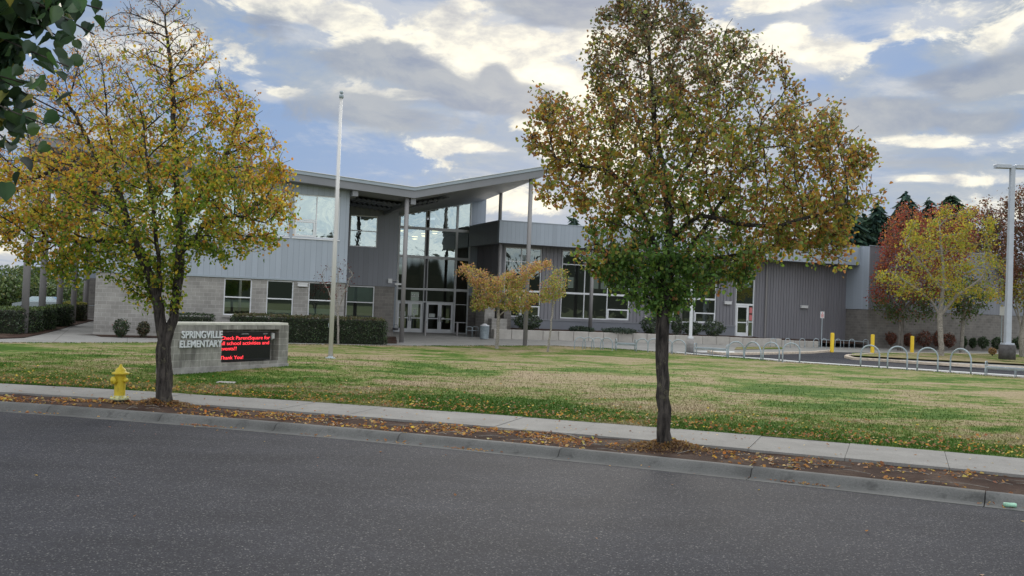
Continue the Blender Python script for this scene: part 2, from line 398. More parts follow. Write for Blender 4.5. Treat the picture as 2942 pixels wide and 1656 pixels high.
def lawnmat(name):
    m, t = newmat(name); p = posnode(t)
    st = t.vec('MULTIPLY', p, (.72, 1.0, 1)).outputs[0]
    big = t.noise(st, .24, 5, .6, .8); mid = t.noise(st, 1.3, 7, .72, .4); fin = t.noise(p, 6.5, 6, .75); mic = t.noise(t.vec('MULTIPLY', p, (1, .45, 1)).outputs[0], 26, 4, .8)
    sp = t.add('ShaderNodeSeparateXYZ', {0: p})
    # the strip beside the walk was watered and is greener
    near = t.add('ShaderNodeMapRange', {0: t.math('ADD', sp.outputs[1], t.math('MULTIPLY', sp.outputs[0], .43)), 1: 22.0, 2: 27.0, 3: -.10, 4: .005}).outputs[0]
    f = t.math('ADD', t.math('ADD', t.math('MULTIPLY', t.math('SUBTRACT', big, .5), 1.05), t.math('ADD', t.math('MULTIPLY', t.math('SUBTRACT', mid, .5), .75), .492)), t.math('ADD', near, t.math('MULTIPLY', t.math('SUBTRACT', fin, .5), .55)))
    c = t.ramp(f, [(.36, (.055, .115, .015)), (.43, (.11, .17, .03)), (.48, (.18, .195, .062)), (.535, (.255, .22, .11)), (.64, (.315, .25, .155))])
    c = t.mix(1.0, c, t.ramp(mic, [(.3, .55), (.72, 1.4)]), 'MULTIPLY')
    c = t.mix(1.0, c, t.ramp(fin, [(.3, .78), (.7, 1.2)]), 'MULTIPLY')
    t.out(pbsdf(t, c, .95, t.bump(t.math('ADD', mic, fin), .8, .03), spec=.1)); return m
MT['lawn'] = lawnmat('lawn_grass')
m, t = newmat('mulch'); p = posnode(t)
n = t.noise(p, 1.1, 6, .65); nf = t.noise(t.vec('MULTIPLY', p, (1, 1.7, 1)).outputs[0], 32, 6, .8)
c = t.ramp(n, [(.3, (.032, .018, .014)), (.52, (.062, .038, .029)), (.72, (.13, .095, .07))])
c = t.mix(1.0, c, t.ramp(nf, [(.25, .4), (.75, 1.75)]), 'MULTIPLY')
t.out(pbsdf(t, c, .95, t.bump(nf, 1.0, .03), spec=.1)); MT['mulch'] = m
m, t = newmat('far_ground'); p = posnode(t)
c = t.ramp(t.noise(p, .05, 6, .6), [(.35, (.07, .09, .03)), (.65, (.16, .15, .08))])
t.out(pbsdf(t, c, .95, spec=.1)); MT['far'] = m

# ------------------------------------------------------------------ ground
CURV = {'kb': (-9.16e-3, -.3994, 17.15), 'as': (-9.6e-3, -.4150, 16.50), 'sf': (-8.42e-3, -.3614, 19.02), 'sb': (-7.97e-3, -.3287, 21.13)}
def curve(k, X):
    a, b, c = CURV[k]
    lo, hi = -12.5, 10.0
    x = min(max(X, lo), hi)
    return a*x*x+b*x+c+(X-x)*(2*a*x+b)
LE = [G(x, y) for x, y in [(0, 987.8), (450, 989), (837, 994), (1120, 999), (1460, 1000.5), (1600, 1001), (1794, 1009.7), (2100, 1030), (2296, 1046), (2525, 1060.5), (2942, 1090)]]
LE = [(-90, LE[0][1]-26.4), (-45, LE[0][1]-9.2)]+LE+[(28, 40.4), (60, 26)]
LX = [p[0] for p in LE]; LY = [p[1] for p in LE]
def ledge(X): return float(np.interp(X, LX, LY))
def strip(name, f_lo, f_hi, xs, m, mat, zf, kind='structure', lab=None):
    n = len(xs); V = []
    for X in xs:
        a, b = f_lo(X), f_hi(X)
        for j in range(m+1):
            Y = a+(b-a)*j/m; V.append((X, Y, zf(X, Y)))
    V = np.array(V); i, j = np.meshgrid(np.arange(n-1), np.arange(m), indexing='ij')
    q = (i*(m+1)+j).ravel(); Fc = np.stack([q, q+m+1, q+m+2, q+1], 1)
    o = npmesh(name, V, Fc, mat, smooth=True)
    if kind: o['kind'] = kind
    if lab: o['label'] = lab
    return o
XS = np.concatenate([np.linspace(-90, -30, 10), np.linspace(-28, 28, 113), np.linspace(30, 60, 8)])
base = MB().quad((-2500, -300, -.45), (2500, -300, -.45), (2500, 3500, -.45), (-2500, 3500, -.45)).build('ground', MT['far']); struct(base)
strip('lawn', lambda X: curve('sb', X), ledge, XS, 44, MT['lawn'], lambda X, Y: tz(X, Y)+.012+.018*noise.noise(Vector((X*.5, Y*.5, 0))))
strip('road', lambda X: curve('kb', X)-13.2, lambda X: curve('as', X)+.02, XS, 4, MT['asphalt'], lambda X, Y: -.13)
strip('verge', lambda X: -60, lambda X: curve('kb', X)-13.2, XS, 3, MT['far'], lambda X, Y: -.05)
def mulz(X, Y):
    z = -.035+.03*noise.noise(Vector((X*1.7, Y*1.7, 3)))
    for (tx, ty) in ((-7.33, 20.95), (2.83, 17.4)): z += .12*math.exp(-((X-tx)**2+(Y-ty)**2)/.18)
    return z
XM = np.linspace(-60, 24, 640)
strip('planting_strip', lambda X: curve('kb', X)+.01, lambda X: curve('sf', X), XM, 10, MT['mulch'], mulz)
def plz(X, Y): return tz(X, Y)
strip('plaza', lambda X: ledge(X)+.01, lambda X: 150.0, XS, 60, MT['plaza'], plz)
# slabs of the walk beside the street
def arcs(k, x0, x1, step, start=None):
    xs = [x0]; X = x0
    while X < x1:
        dy = curve(k, X+.05)-curve(k, X); X += step/math.hypot(1, dy/.05); xs.append(X)
    return xs
mb = MB(); jx = arcs('sb', -46.0, 24.0, 1.62)
for i in range(len(jx)-1):
    xa, xb = jx[i]+.004, jx[i+1]-.004
    def cross(X):   # joint runs square to the walk
        yb = curve('sb', X); s = (curve('sb', X+.1)-curve('sb', X-.1))/.2; wd_ = 1.93/math.hypot(1, s)
        xf = X+s*wd_; return (xf, curve('sf', xf)), (X, yb)
    (f0, b0), (f1, b1) = cross(xa), cross(xb)
    h = .008+.004*math.sin(i*2.3)
    mb.prism([f0, f1, b1, b0], -.13, h)
o = mb.build('sidewalk', MT['sidewalk']); struct(o)
# curb: rounded profile, segments with open joints
prof = [(0, -.12), (0, -.008), (.02, .0), (.14, .004), (.20, -.008), (.25, -.04), (.285, -.09), (.31, -.118), (.345, -.127), (.62, -.127), (.62, -.2)]
CJ = sorted([G(x, y)[0] for x, y in [(163, 1165.5), (480, 1189.7), (815, 1213), (1164.5, 1243.3), (1622, 1287), (2172, 1343)]])
CJ = [CJ[0]-3.15*k for k in range(14, 0, -1)]+CJ+[CJ[-1]+2.9*k for k in range(1, 7)]
mb = MB()
for i in range(len(CJ)-1):
    xs = np.linspace(CJ[i]+.006, CJ[i+1]-.006, 8); rows = []
    for X in xs:
        s = (curve('kb', X+.1)-curve('kb', X-.1))/.2; L = math.hypot(1, s); nx, ny = s/L, -1/L
        rows.append([(X+nx*o_, curve('kb', X)+ny*o_, z) for o_, z in prof])
    n0 = len(mb.v); k = len(prof)
    for r in rows: mb.v += r
    for a in range(len(rows)-1):
        for q in range(k-1):
            mb.f.append((n0+a*k+q, n0+a*k+q+1, n0+(a+1)*k+q+1, n0+(a+1)*k+q)); mb.sm.append(q not in (0, 1, 8, 9))
    mb.f.append(tuple(n0+q for q in range(k))); mb.sm.append(False)
    mb.f.append(tuple(n0+(len(rows)-1)*k+q for q in reversed(range(k)))); mb.sm.append(False)
o = mb.build('curb', MT['curb']); struct(o)
# sheets on the plaza: built between two traced edges, each 4 mm above the one below
def resample(pl, n):
    p = np.array(pl, float); d = np.r_[0, np.cumsum(np.hypot(*(p[1:]-p[:-1]).T))]
    q = np.linspace(0, d[-1], n); return np.stack([np.interp(q, d, p[:, 0]), np.interp(q, d, p[:, 1])], 1)
def sheet(name, lo, hi, mat, dz, n=30, m=6, kind='structure', z0=None):
    A, B = resample(lo, n), resample(hi, n)
    V = []
    for i in range(n):
        for j in range(m+1):
            X, Y = A[i]+(B[i]-A[i])*j/m; V.append((X, Y, (tz(X, Y) if z0 is None else z0)+dz))
    i, j = np.meshgrid(np.arange(n-1), np.arange(m), indexing='ij')
    q = (i*(m+1)+j).ravel(); Fc = np.stack([q, q+m+1, q+m+2, q+1], 1)
    o = npmesh(name, np.array(V), Fc, mat)
    if kind: o['kind'] = kind
    return o
def gp(*pts): return [GT(x, y)[:2] for x, y in pts]
drive_lo = gp((1942, 1014.5), (2050, 1023.5), (2205, 1033), (2302, 1042), (2458, 1051.8), (2603, 1060.5), (2942, 1082.5))+[(31, 43), (60, 30)]
k1 = gp((1942, 1013.6), (2000, 1014), (2060, 1021), (2128, 1022.7), (2264, 1019.8), (2341, 1017.6), (2386, 1013.5))
nose2 = gp((2500, 1015.6), (2422.7, 1030.5))
k2 = gp((2425, 1031), (2450, 1036), (2550, 1042), (2641, 1049), (2942, 1065.3))+[(34, 50), (60, 40)]
sheet('driveway', drive_lo, k1+nose2+k2[1:], MT['asphalt'], .006, 60, 8)
sheet('driveway_line', gp((1942, 1013), (2050, 1022.4), (2205, 1032), (2302, 1041), (2458, 1050.8), (2603, 1059.5), (2942, 1081.5)), gp((1944, 1015), (2052, 1024.4), (2205, 1034), (2302, 1043), (2458, 1052.8), (2603, 1061.7), (2942, 1083.9)), MT['line'], .011, 40, 1)
sheet('driveway_line', gp((1998, 1011), (2060, 1010.5), (2110, 1011.5)), gp((1998, 1012.4), (2050, 1014.6), (2110, 1021)), MT['line'], .011, 10, 1)
sheet('island_grass', gp((2440, 1027.5), (2550, 1033), (2641, 1038.5), (2942, 1052.9))+[(34, 53), (60, 43)], gp((2450, 1020.4), (2570, 1019.8), (2698, 1020.4), (2942, 1024))+[(60, 60)], MT['lawn'], .10, 40, 5)
sheet('island_grass', gp((2110, 1007.5), (2180, 1006), (2250, 1005)), gp((2116, 1000), (2180, 999), (2245, 999.5)), MT['lawn'], .03, 12, 3)
def curbline(name, px, wdt, h, mat, closed=False, world=False):
    pts = resample(px if world else gp(*px), 40)
    mb = MB(); rows = []
    for i, (X, Y) in enumerate(pts):
        a = pts[max(i-1, 0)]; b = pts[min(i+1, len(pts)-1)]; d = (b-a)/max(np.hypot(*(b-a)), 1e-6); nx, ny = -d[1], d[0]
        z = tz(X, Y)
        rows.append([(X-nx*0, Y-ny*0, z-.05), (X, Y, z+h-.02), (X+nx*.03, Y+ny*.03, z+h), (X+nx*wdt, Y+ny*wdt, z+h), (X+nx*(wdt+.01), Y+ny*(wdt+.01), z-.05)])
    n0 = 0
    for r in rows: mb.v += r
    for a in range(len(rows)-1):
        for q in range(4):
            mb.f.append((a*5+q, (a+1)*5+q, (a+1)*5+q+1, a*5+q+1)); mb.sm.append(False)
    mb.f.append((0, 1, 2, 3, 4)); mb.sm.append(False)
    k = (len(rows)-1)*5; mb.f.append((k+4, k+3, k+2, k+1, k)); mb.sm.append(False)
    o = mb.build(name, mat); struct(o); return o
curbline('island_curb', [(2032, 1014), (2045, 1019), (2075, 1021.5), (2128, 1022.7), (2264, 1019.8), (2341, 1017.6), (2388, 1013.5)], .2, .14, MT['curb_paint'])
curbline('island_curb', gp((2500, 1022), (2430, 1027), (2425, 1030.5), (2450, 1036), (2550, 1042), (2641, 1049), (2800, 1057), (2942, 1065.3))+[(34, 50)], .22, .15, MT['curb_paint'], world=True)
curbline('island_curb', [(2560, 1020), (2700, 1020.6), (2942, 1024)], .15, .12, MT['curb_paint'])
# ------------------------------------------------------------------ school building, built in its own frame (x along the front, y into depth)
BA, BBo = 24.0, 60.0
bx, by = W(BA, BBo)
school = empty('school_building', (bx, by, 0), TH, label='long grey school building with butterfly roof, block base, metal panels and tall glass entrance', cat='building')
class LB(MB):   # mesh in building coordinates
    def done(s, name, mat, parent=None):
        s.v = [(a-BA, b-BBo, z) for a, b, z in s.v]
        return s.build(name, mat, parent or school)
def wall(mb, a0, a1, z0, z1, b, holes=(), depth=.25, top=None, flip=False):
    """front sheet at depth b with holes (a0,a1,z0,z1) and reveals; top(a) gives a sloping top"""
    xs = sorted({a0, a1, *[h[0] for h in holes], *[h[1] for h in holes]}); zs = sorted({z0, z1, *[h[2] for h in holes], *[h[3] for h in holes]})
    T = (lambda a, z: top(a) if (top and z == z1) else z)
    for i in range(len(xs)-1):
        for j in range(len(zs)-1):
            ca, cz = (xs[i]+xs[i+1])/2, (zs[j]+zs[j+1])/2
            if any(h[0] < ca < h[1] and h[2] < cz < h[3] for h in holes): continue
            mb.quad((xs[i], b, zs[j]), (xs[i+1], b, zs[j]), (xs[i+1], b, T(xs[i+1], zs[j+1])), (xs[i], b, T(xs[i], zs[j+1])))
    for (h0, h1, g0, g1) in holes:
        d = b+depth
        mb.quad((h0, b, g0), (h0, b, g1), (h0, d, g1), (h0, d, g0)); mb.quad((h1, b, g1), (h1, b, g0), (h1, d, g0), (h1, d, g1))
        mb.quad((h0, b, g0), (h0, d, g0), (h1, d, g0), (h1, b, g0)); mb.quad((h0, b, g1), (h1, b, g1), (h1, d, g1), (h0, d, g1))
    return mb
def window(a0, a1, z0, z1, b, vs=(), hs=(), awn=(), w=.055, d=.06, glass='glass', frame='frame', blind=None, back=True, outerw=None, label=None, name='window'):
    """vs: (a, z0, z1) bars; hs: (z, a0, a1[, thickness]) bars; awn: opening sashes; every pane a sub-part"""
    m_ = LB(); ow = outerw or w
    m_.box(a0, a0+ow, b, b+d, z0, z1); m_.box(a1-ow, a1, b, b+d, z0, z1)
    m_.box(a0+ow, a1-ow, b+.002, b+d-.002, z0, z0+ow); m_.box(a0+ow, a1-ow, b+.002, b+d-.002, z1-ow, z1)
    for v in vs: m_.box(v[0]-w/2, v[0]+w/2, b+.004, b+d-.004, v[1], v[2])
    for h in hs:
        th = h[3] if len(h) > 3 else w
        m_.box(h[1], h[2], b+.006, b+d-.006, h[0]-th/2, h[0]+th/2)
    for (p0, p1, q0, q1) in awn:
        e = .09; f0, f1 = b-.03, b+.05
        m_.box(p0, p0+e, f0, f1, q0, q1); m_.box(p1-e, p1, f0, f1, q0, q1); m_.box(p0+e, p1-e, f0+.002, f1, q0, q0+e); m_.box(p0+e, p1-e, f0+.002, f1, q1-e, q1)
    fo = m_.done(name, MT[frame])
    if label: fo['label'] = label
    g = LB(); g.quad((a0+.01, b+d*.6, z0+.01), (a1-.01, b+d*.6, z0+.01), (a1-.01, b+d*.6, z1-.01), (a0+.01, b+d*.6, z1-.01))
    g.done('pane', MT[glass], fo)
    if blind:
        for (p0, p1, q0, q1) in blind:
            bl_ = LB()
            bl_.box(p0, p1, b+.16, b+.17, q0, q1); bl_.box(p0, p1, b+.15, b+.18, q0-.03, q0)
            bl_.done('blind', MT['blind'], fo)
    return fo
bA, bB, bC, bEf, bE, bG = 54.0, 59.6, 69.0, 62.6, 64.1, 61.6
# roof profile
VA = 14.45
def rtop(a, b=53.1):
    z = 8.75+((VA-a)*.0613 if a < VA else (a-VA)*.2395)
    return z-.022*(b-53.1)
def soff(a, b): return rtop(a, b)-.60
RL = -5.0
def right_edge(b): return 22.4+(b-53.1)*.118
def slab(mb, z_off0, z_off1, inset, bf, bb):
    rows = []
    for b in (bf, bb):
        r = []
        for a in (RL+inset, VA, right_edge(b)-inset*2):
            r.append((a, b, rtop(a, b)+z_off0)); r.append((a, b, rtop(a, b)+z_off1))
        rows.append(r)
    f, k = rows
    mb.quad(f[0], f[2], f[3], f[1]); mb.quad(f[2], f[4], f[5], f[3])
    mb.quad(k[2], k[0], k[1], k[3]); mb.quad(k[4], k[2], k[3], k[5])
    mb.quad(f[1], f[3], k[3], k[1]); mb.quad(f[3], f[5], k[5], k[3])
    mb.quad(f[2], f[0], k[0], k[2]); mb.quad(f[4], f[2], k[2], k[4])
    mb.quad(f[0], f[1], k[1], k[0]); mb.quad(f[5], f[4], k[4], k[5])
    return mb
slab(LB(), -.19, 0.0, 0.0, 53.1, 84.0).done('roof', MT['roof'])
slab(LB(), -.60, -.192, .13, 53.16, 83.5).done('fascia_beam', MT['beam'])
# flashing line and drip edge
m_ = LB(); m_.tube([(RL, 53.08, rtop(RL)-.005), (VA, 53.08, rtop(VA)-.005), (right_edge(53.1), 53.08, rtop(right_edge(53.1))-.005)], .022, 6)
m_.done('roof_flashing', MT['frame2'])
# soffit deck (corrugated) seen between the wings
m_ = LB(); a = 11.2
while a < 17.2:
    for b0, b1 in ((55.2, 57.2), (57.5, 59.5)):
        zz0 = soff(a+.09, (b0+b1)/2)-.16
        m_.quad((a, b0, zz0+.08), (a+.07, b0, zz0), (a+.07, b1, zz0), (a, b1, zz0+.08)); m_.quad((a+.07, b0, zz0), (a+.15, b0, zz0), (a+.15, b1, zz0), (a+.07, b1, zz0))
        m_.quad((a+.15, b0, zz0), (a+.22, b0, zz0+.08), (a+.22, b1, zz0+.08), (a+.15, b1, zz0)); m_.quad((a+.22, b0, zz0+.08), (a+.30, b0, zz0+.08), (a+.30, b1, zz0+.08), (a+.22, b1, zz0+.08))
    a += .30
m_.done('soffit_deck', MT['soffit'])
m_ = LB()
m_.box(11.05, 11.35, 53.3, 59.5, soff(11.2, 53.3)-.32, soff(11.2, 53.3)-.02)
m_.quad((VA-.14, 53.3, soff(VA, 53)-.34), (VA+.14, 53.3, soff(VA, 53)-.34), (VA+.14, 68.9, soff(VA, 69)-.34), (VA-.14, 68.9, soff(VA, 69)-.34))
m_.quad((VA-.14, 53.3, soff(VA, 53)-.34), (VA-.14, 68.9, soff(VA, 69)-.34), (VA-.14, 68.9, soff(VA, 69)+.02), (VA-.14, 53.3, soff(VA, 53)+.02))
m_.quad((VA+.14, 68.9, soff(VA, 69)-.34), (VA+.14, 53.3, soff(VA, 53)-.34), (VA+.14, 53.3, soff(VA, 53)+.02), (VA+.14, 68.9, soff(VA, 69)+.02))
m_.quad((VA+.14, 53.3, soff(VA, 53)-.34), (VA-.14, 53.3, soff(VA, 53)-.34), (VA-.14, 53.3, soff(VA, 53)+.02), (VA+.14, 53.3, soff(VA, 53)+.02))
m_.box(RL+.3, RL+.6, 53.4, 83, 9.02, 9.3)
m_.done('roof_beam', MT['beam'])
def column(a, b, z0, z1, r=.125, name='column', mat='column'):
    m_ = LB(); m_.tube([(a, b, z0), (a, b, z1)], r, 20); m_.tube([(a, b, z0-.03), (a, b, z0+.02)], r+.05, 16)
    return m_.done(name, MT[mat])
c1 = AB(*GT(1153, 987)[:2]); c2a = PB(1508, 991, 53.45)[0]
a1c = PB(1153, 987, 53.45)[0]
column(a1c, 53.45, tz(*W(a1c, 53.45)), soff(a1c, 53.4)+.02)
column(c2a, 53.45, tz(*W(c2a, 53.45)), soff(c2a, 53.4)+.02)
column(23.12, 62.9, 8.05, soff(22.9, 62.9)+.05, .12)
for (x, y) in [(58, 967), (117.6, 950.6), (168, 938), (208.6, 930.7), (244, 920.8)]:
    X, Y, z = GT(x, y); a, b = AB(X, Y); b = max(b, 53.5)
    column(a, b, z, rtop(a, b)-.62 if a > RL+.2 else 9.2, .17)
# --- wing A
zt_ = 3.33
gw = [PB(x0, 800, bA)[0] for x0 in (645, 725, 768, 845, 888, 964)]
gh = [(gw[0], gw[1], 1.30, 3.28), (gw[2], gw[3], 1.30, 3.28), (gw[4], gw[5], 1.30, 3.28)]
m_ = LB(); wall(m_, -1.6, 10.98, .24, zt_, bA, gh)
m_.quad((10.98, bA, .24), (10.98, bB, .24), (10.98, bB, zt_), (10.98, bA, zt_)); m_.quad((-1.6, 84, .24), (-1.6, bA, .24), (-1.6, bA, zt_), (-1.6, 84, zt_))
m_.done('block_wall', MT['cmu'])
LB().box(-1.63, 11.0, bA-.03, bA+.3, -.2, .24).done('foundation', MT['found'])
uw = []
pxs = [(843, 909.7, 976), (697, 766, 832)]
for q in pxs: uw.append(tuple(PB(x, 620, bA-.02)[0] for x in q))
dd = uw[0][0]-uw[1][0]
uw.append(tuple(v-dd for v in uw[1])); uw.append(tuple(v-2*dd for v in uw[1]))
UZ0, UZ1 = 5.66, 7.98
uh = [(u_[0], u_[2], UZ0, UZ1) for u_ in uw]
m_ = LB(); wall(m_, -1.66, 11.03, zt_+.002, 8.0, bA-.05, uh, depth=.22)
for i in range(12):
    x0_, x1_ = -1.66+i*12.69/12, -1.66+(i+1)*12.69/12
    m_.quad((x0_, bA-.05, 8.0), (x1_, bA-.05, 8.0), (x1_, bA-.05, soff(x1_, bA)), (x0_, bA-.05, soff(x0_, bA)))
m_.quad((11.03, bA-.05, zt_), (11.03, bB, zt_), (11.03, bB, soff(11, bB)), (11.03, bA-.05, soff(11, bA)))
m_.quad((-1.66, 84, zt_), (-1.66, bA-.05, zt_), (-1.66, bA-.05, soff(-1.6, bA)), (-1.66, 84, soff(-1.6, 84)))
m_.quad((-1.66, bA-.05, zt_), (11.03, bA-.05, zt_), (11.03, bA+.1, zt_), (-1.66, bA+.1, zt_))
m_.done('panel_wall', MT['panel'])
LB().box(-1.68, 11.05, bA-.075, bA-.052, zt_-.02, zt_+.07).done('trim', MT['roof'])
for (h0, h1, g0, g1) in gh:
    bl_ = [(h0+.06, h1-.06, 1.75, 2.12)] if h0 == gw[0] else ([(h0+.06, h1-.06, 1.36, 1.8)] if h0 == gw[4] else [(h0+.06, h1-.06, 1.36, 1.65)])
    window(h0, h1, g0, g1, bA+.05, hs=[(2.25, h0, h1)], w=.06, d=.08, blind=bl_)
    LB().box(h0-.03, h1+.03, bA-.06, bA+.05, 1.17, 1.296).done('window_sill', MT['found'])
for u_ in uw:
    window(u_[0], u_[2], UZ0, UZ1, bA, vs=[(u_[1], UZ0, UZ1)], hs=[(6.62, u_[0], u_[1])], awn=[(u_[0]+.08, u_[1]-.06, UZ0+.05, 6.56)], w=.06, d=.08, glass='glass_wavy',
           blind=[(u_[0]+.06, u_[1]-.03, 6.7, UZ1-.04), (u_[1]+.03, u_[2]-.06, 6.2, UZ1-.04)])
    LB().box(u_[0]-.04, u_[2]+.04, bA-.11, bA-.052, UZ0-.09, UZ0-.03).done('window_sill', MT['frame'])
def wlight(x0, x1, y0, y1, b, name='wall_light'):
    (a0, z1), (a1, z0) = PB(x0, y0, b), PB(x1, y1, b)
    m_ = LB(); m_.box(a0, a1, b-.2, b, z0, z1-.05); m_.box(a0-.02, a1+.02, b-.22, b, z1-.05, z1)
    fx = m_.done(name, MT['sign_white'])
    LB().box(a0+.03, a1-.03, b-.18, b-.03, z0-.012, z0-.003).done('lens', MT['dark_metal'], fx)
wlight(855, 882, 811, 823, bA)
# inside of wing A and B: floors, back wall, cross walls
m_ = LB(); m_.box(-1.5, 15.1, 60.4, 60.6, 0, 3.9); m_.box(-1.5, 15.1, 60.4, 60.6, 4.0, 7.9); m_.box(-1.5, 10.9, 54.3, 60.3, 3.55, 4.05); m_.box(-1.5, 10.9, 54.3, 60.3, .05, .12)
for a in (2.0, 6.5): m_.box(a, a+.15, 54.35, 60.35, .12, 3.5); m_.box(a-.9, a-.75, 54.35, 60.35, 4.1, 7.8)
m_.done('interior_wall', MT['interior'])
# rear block seen past the left corner
m_ = LB(); m_.box(-3.2, -1.7, 80, 84, 0, 3.3); m_.done('rear_block_wall', MT['cmu_dark'])
m_ = LB(); m_.box(-3.2, -1.7, 80.05, 84, 3.3, 7.2); m_.done('rear_panel_wall', MT['panel'])
LB().box(-3.1, -1.7, 79.8, 80, 7.0, 8.0).done('accent_panel', MT['red'])
# --- wing B (set back)
(w0, wz1), (w1, wz0) = PB(1007.5, 616, bB), PB(1083, 711, bB)
(g0_, gz1), (g1_, _z) = PB(996, 822, bB), PB(1076.6, 822, bB)
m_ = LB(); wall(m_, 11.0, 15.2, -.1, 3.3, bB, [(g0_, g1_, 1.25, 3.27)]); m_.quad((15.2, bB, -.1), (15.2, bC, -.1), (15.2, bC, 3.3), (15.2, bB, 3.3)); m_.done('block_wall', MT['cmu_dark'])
m_ = LB(); wall(m_, 11.0, 15.24, 3.302, 7.7, bB-.04, [(w0, w1, wz0, wz1)])
m_.quad((11.0, bB-.04, 7.7), (VA, bB-.04, 7.7), (VA, bB-.04, soff(VA, bB)), (11.0, bB-.04, soff(11, bB))); m_.quad((VA, bB-.04, 7.7), (15.24, bB-.04, 7.7), (15.24, bB-.04, soff(15.24, bB)), (VA, bB-.04, soff(VA, bB)))
m_.quad((15.24, bB-.04, 3.3), (15.24, bC, 3.3), (15.24, bC, soff(15.24, bC)), (15.24, bB-.04, soff(15.24, bB)))
m_.done('panel_wall', MT['panel_shaded'])  # shade under the roof is in this panel's colour
window(w0, w1, wz0, wz1, bB+.02, hs=[((wz0+wz1)/2+.02, w0, w1)], w=.06, glass='glass_wavy')
window(g0_, g1_, 1.25, 3.27, bB+.02, hs=[(2.22, g0_, g1_)], w=.06, blind=[(g0_+.06, g1_-.06, 2.26, 3.2)])
# --- entrance glass wall C
aL, aM0, aM1, aS, aR, aW = 17.72, PB(1223, 700, bC)[0], PB(1232, 700, bC)[0], PB(1312.7, 700, bC)[0], PB(1351.5, 700, bC)[0], 24.25
Z0c, ZD, Z3, Z2, Z1 = .17, 2.37, 3.34, 5.69, 7.75
def ctop(a): return 8.62+(a-17.7)*(9.93-8.62)/(23.05-17.7)
cw = empty('glass_entrance', (0, 0, 0)); cw.parent = school
cw.location = (0, 0, 0)
m_ = LB(); d0, d1 = bC, bC+.14
def vbar(a, w, z0, z1): m_.box(a-w/2, a+w/2, d0, d1, z0, z1)
def hbar(z, w, a0, a1, e=.004): m_.box(a0, a1, d0-e, d1-e, z-w/2, z+w/2)
vbar(aL+.06, .13, Z0c, ctop(aL)); vbar(aS, .15, Z0c, ctop(aS)); vbar(aR-.03, .09, Z0c, ctop(aR)-.02)
for am in (aM0, aM1):
    vbar(am, .055, Z0c, ctop(am))
hbar(Z3, .19, aL, aR); hbar(Z2, .20, aL, aR); hbar(Z1, .20, aL, aR); hbar(Z0c+.04, .08, aS, aR, .006)
hbar(ZD+.04, .09, aL, aS-.07); hbar(1.0, .06, aS, aR, .008); hbar(2.30, .05, aS, aR, .008)
for (x0_, x1_) in ((aL, aS), (aS, aR)):
    m_.quad((x0_, d0-.006, ctop(x0_)-.10), (x1_, d0-.006, ctop(x1_)-.10), (x1_, d0-.006, ctop(x1_)), (x0_, d0-.006, ctop(x0_)))
m_.v = [(a-BA, b-BBo, z) for a, b, z in m_.v]; cf = m_.build('curtain_wall_frame', MT['frame2'], cw)
LB().box(aM0+.03, aM1-.03, bC+.06, bC+.12, Z0c, Z1-.1).done('mullion_infill', MT['dark_metal'], cw)
def gl(a0, a1, z0, z1, mat, t0=None, t1=None):
    g = LB(); g.quad((a0, bC+.08, z0), (a1, bC+.08, z0), (a1, bC+.08, t1 if t1 else z1), (a0, bC+.08, t0 if t0 else z1)); g.done('pane', MT[mat], cw)
for (x0_, x1_) in ((aL+.12, aM0), (aM1, aS-.07), (aS+.07, aR-.07)):
    gl(x0_, x1_, Z1+.09, 0, 'glass_wavy', ctop(x0_)-.02, ctop(x1_)-.02); gl(x0_, x1_, Z2+.09, Z1-.09, 'glass_wavy')
    gl(x0_, x1_, Z3+.09, Z2-.09, 'glass_dark'); gl(x0_, x1_, ZD+.08 if x0_ < aS else Z0c+.08, Z3-.09, 'glass_dark')
def door(a0, a1, z0, z1, b, hand, parent=None, sill=.0, papers=()):
    m_ = LB(); s_ = .14; m_.box(a0+.006, a0+s_, b, b+.05, z0, z1); m_.box(a1-s_, a1-.006, b, b+.05, z0, z1)
    m_.box(a0+s_, a1-s_, b+.001, b+.049, z1-.14, z1); m_.box(a0+s_, a1-s_, b+.001, b+.049, z0+.01, z0+.30); m_.box(a0+s_, a1-s_, b+.001, b+.049, z0+1.02, z0+1.10)
    dr = m_.done('door', MT['frame'], parent)
    LB().quad((a0+s_, b+.025, z0+.3), (a1-s_, b+.025, z0+.3), (a1-s_, b+.025, z1-.14), (a0+s_, b+.025, z1-.14)).done('pane', MT['glass_dark'], dr)
    ha = a1-.07 if hand > 0 else a0+.07
    LB().tube([(ha, b, z0+.85), (ha, b-.06, z0+.87), (ha, b-.06, z0+1.2), (ha, b, z0+1.22)], .016, 6).done('handle', MT['black'], dr)
    for (p, q, w_, h_) in papers:
        LB().box(p, p+w_, b+.012, b+.016, q, q+h_).done('notice', MT['paper'], dr)
    return dr
dl = aL+.13; dw = (aM0-.04-dl)/2
door(dl, dl+dw, Z0c, ZD, bC+.03, 1, cw, papers=[(dl+.2, 1.35, .42, .32)]); door(dl+dw, dl+2*dw, Z0c, ZD, bC+.03, -1, cw, papers=[(dl+dw+.28, 1.5, .22, .34), (dl+dw+.22, 1.32, .16, .1)])
dl2 = aM1+.04; dw2 = (aS-.09-dl2)/2
door(dl2, dl2+dw2, Z0c, ZD, bC+.03, 1, cw, papers=[(dl2+.2, 1.32, .44, .26)]); door(dl2+dw2, dl2+2*dw2, Z0c, ZD, bC+.03, -1, cw, papers=[(dl2+dw2+.2, 1.22, .16, .1)])
text_obj('address_number', '6655', .3, MT['sign_white'], cw, Matrix.Translation((dl+1.0-BA, bC+.07-BBo, 2.72)) @ Matrix.Rotation(PI/2, 4, 'X'), .004)
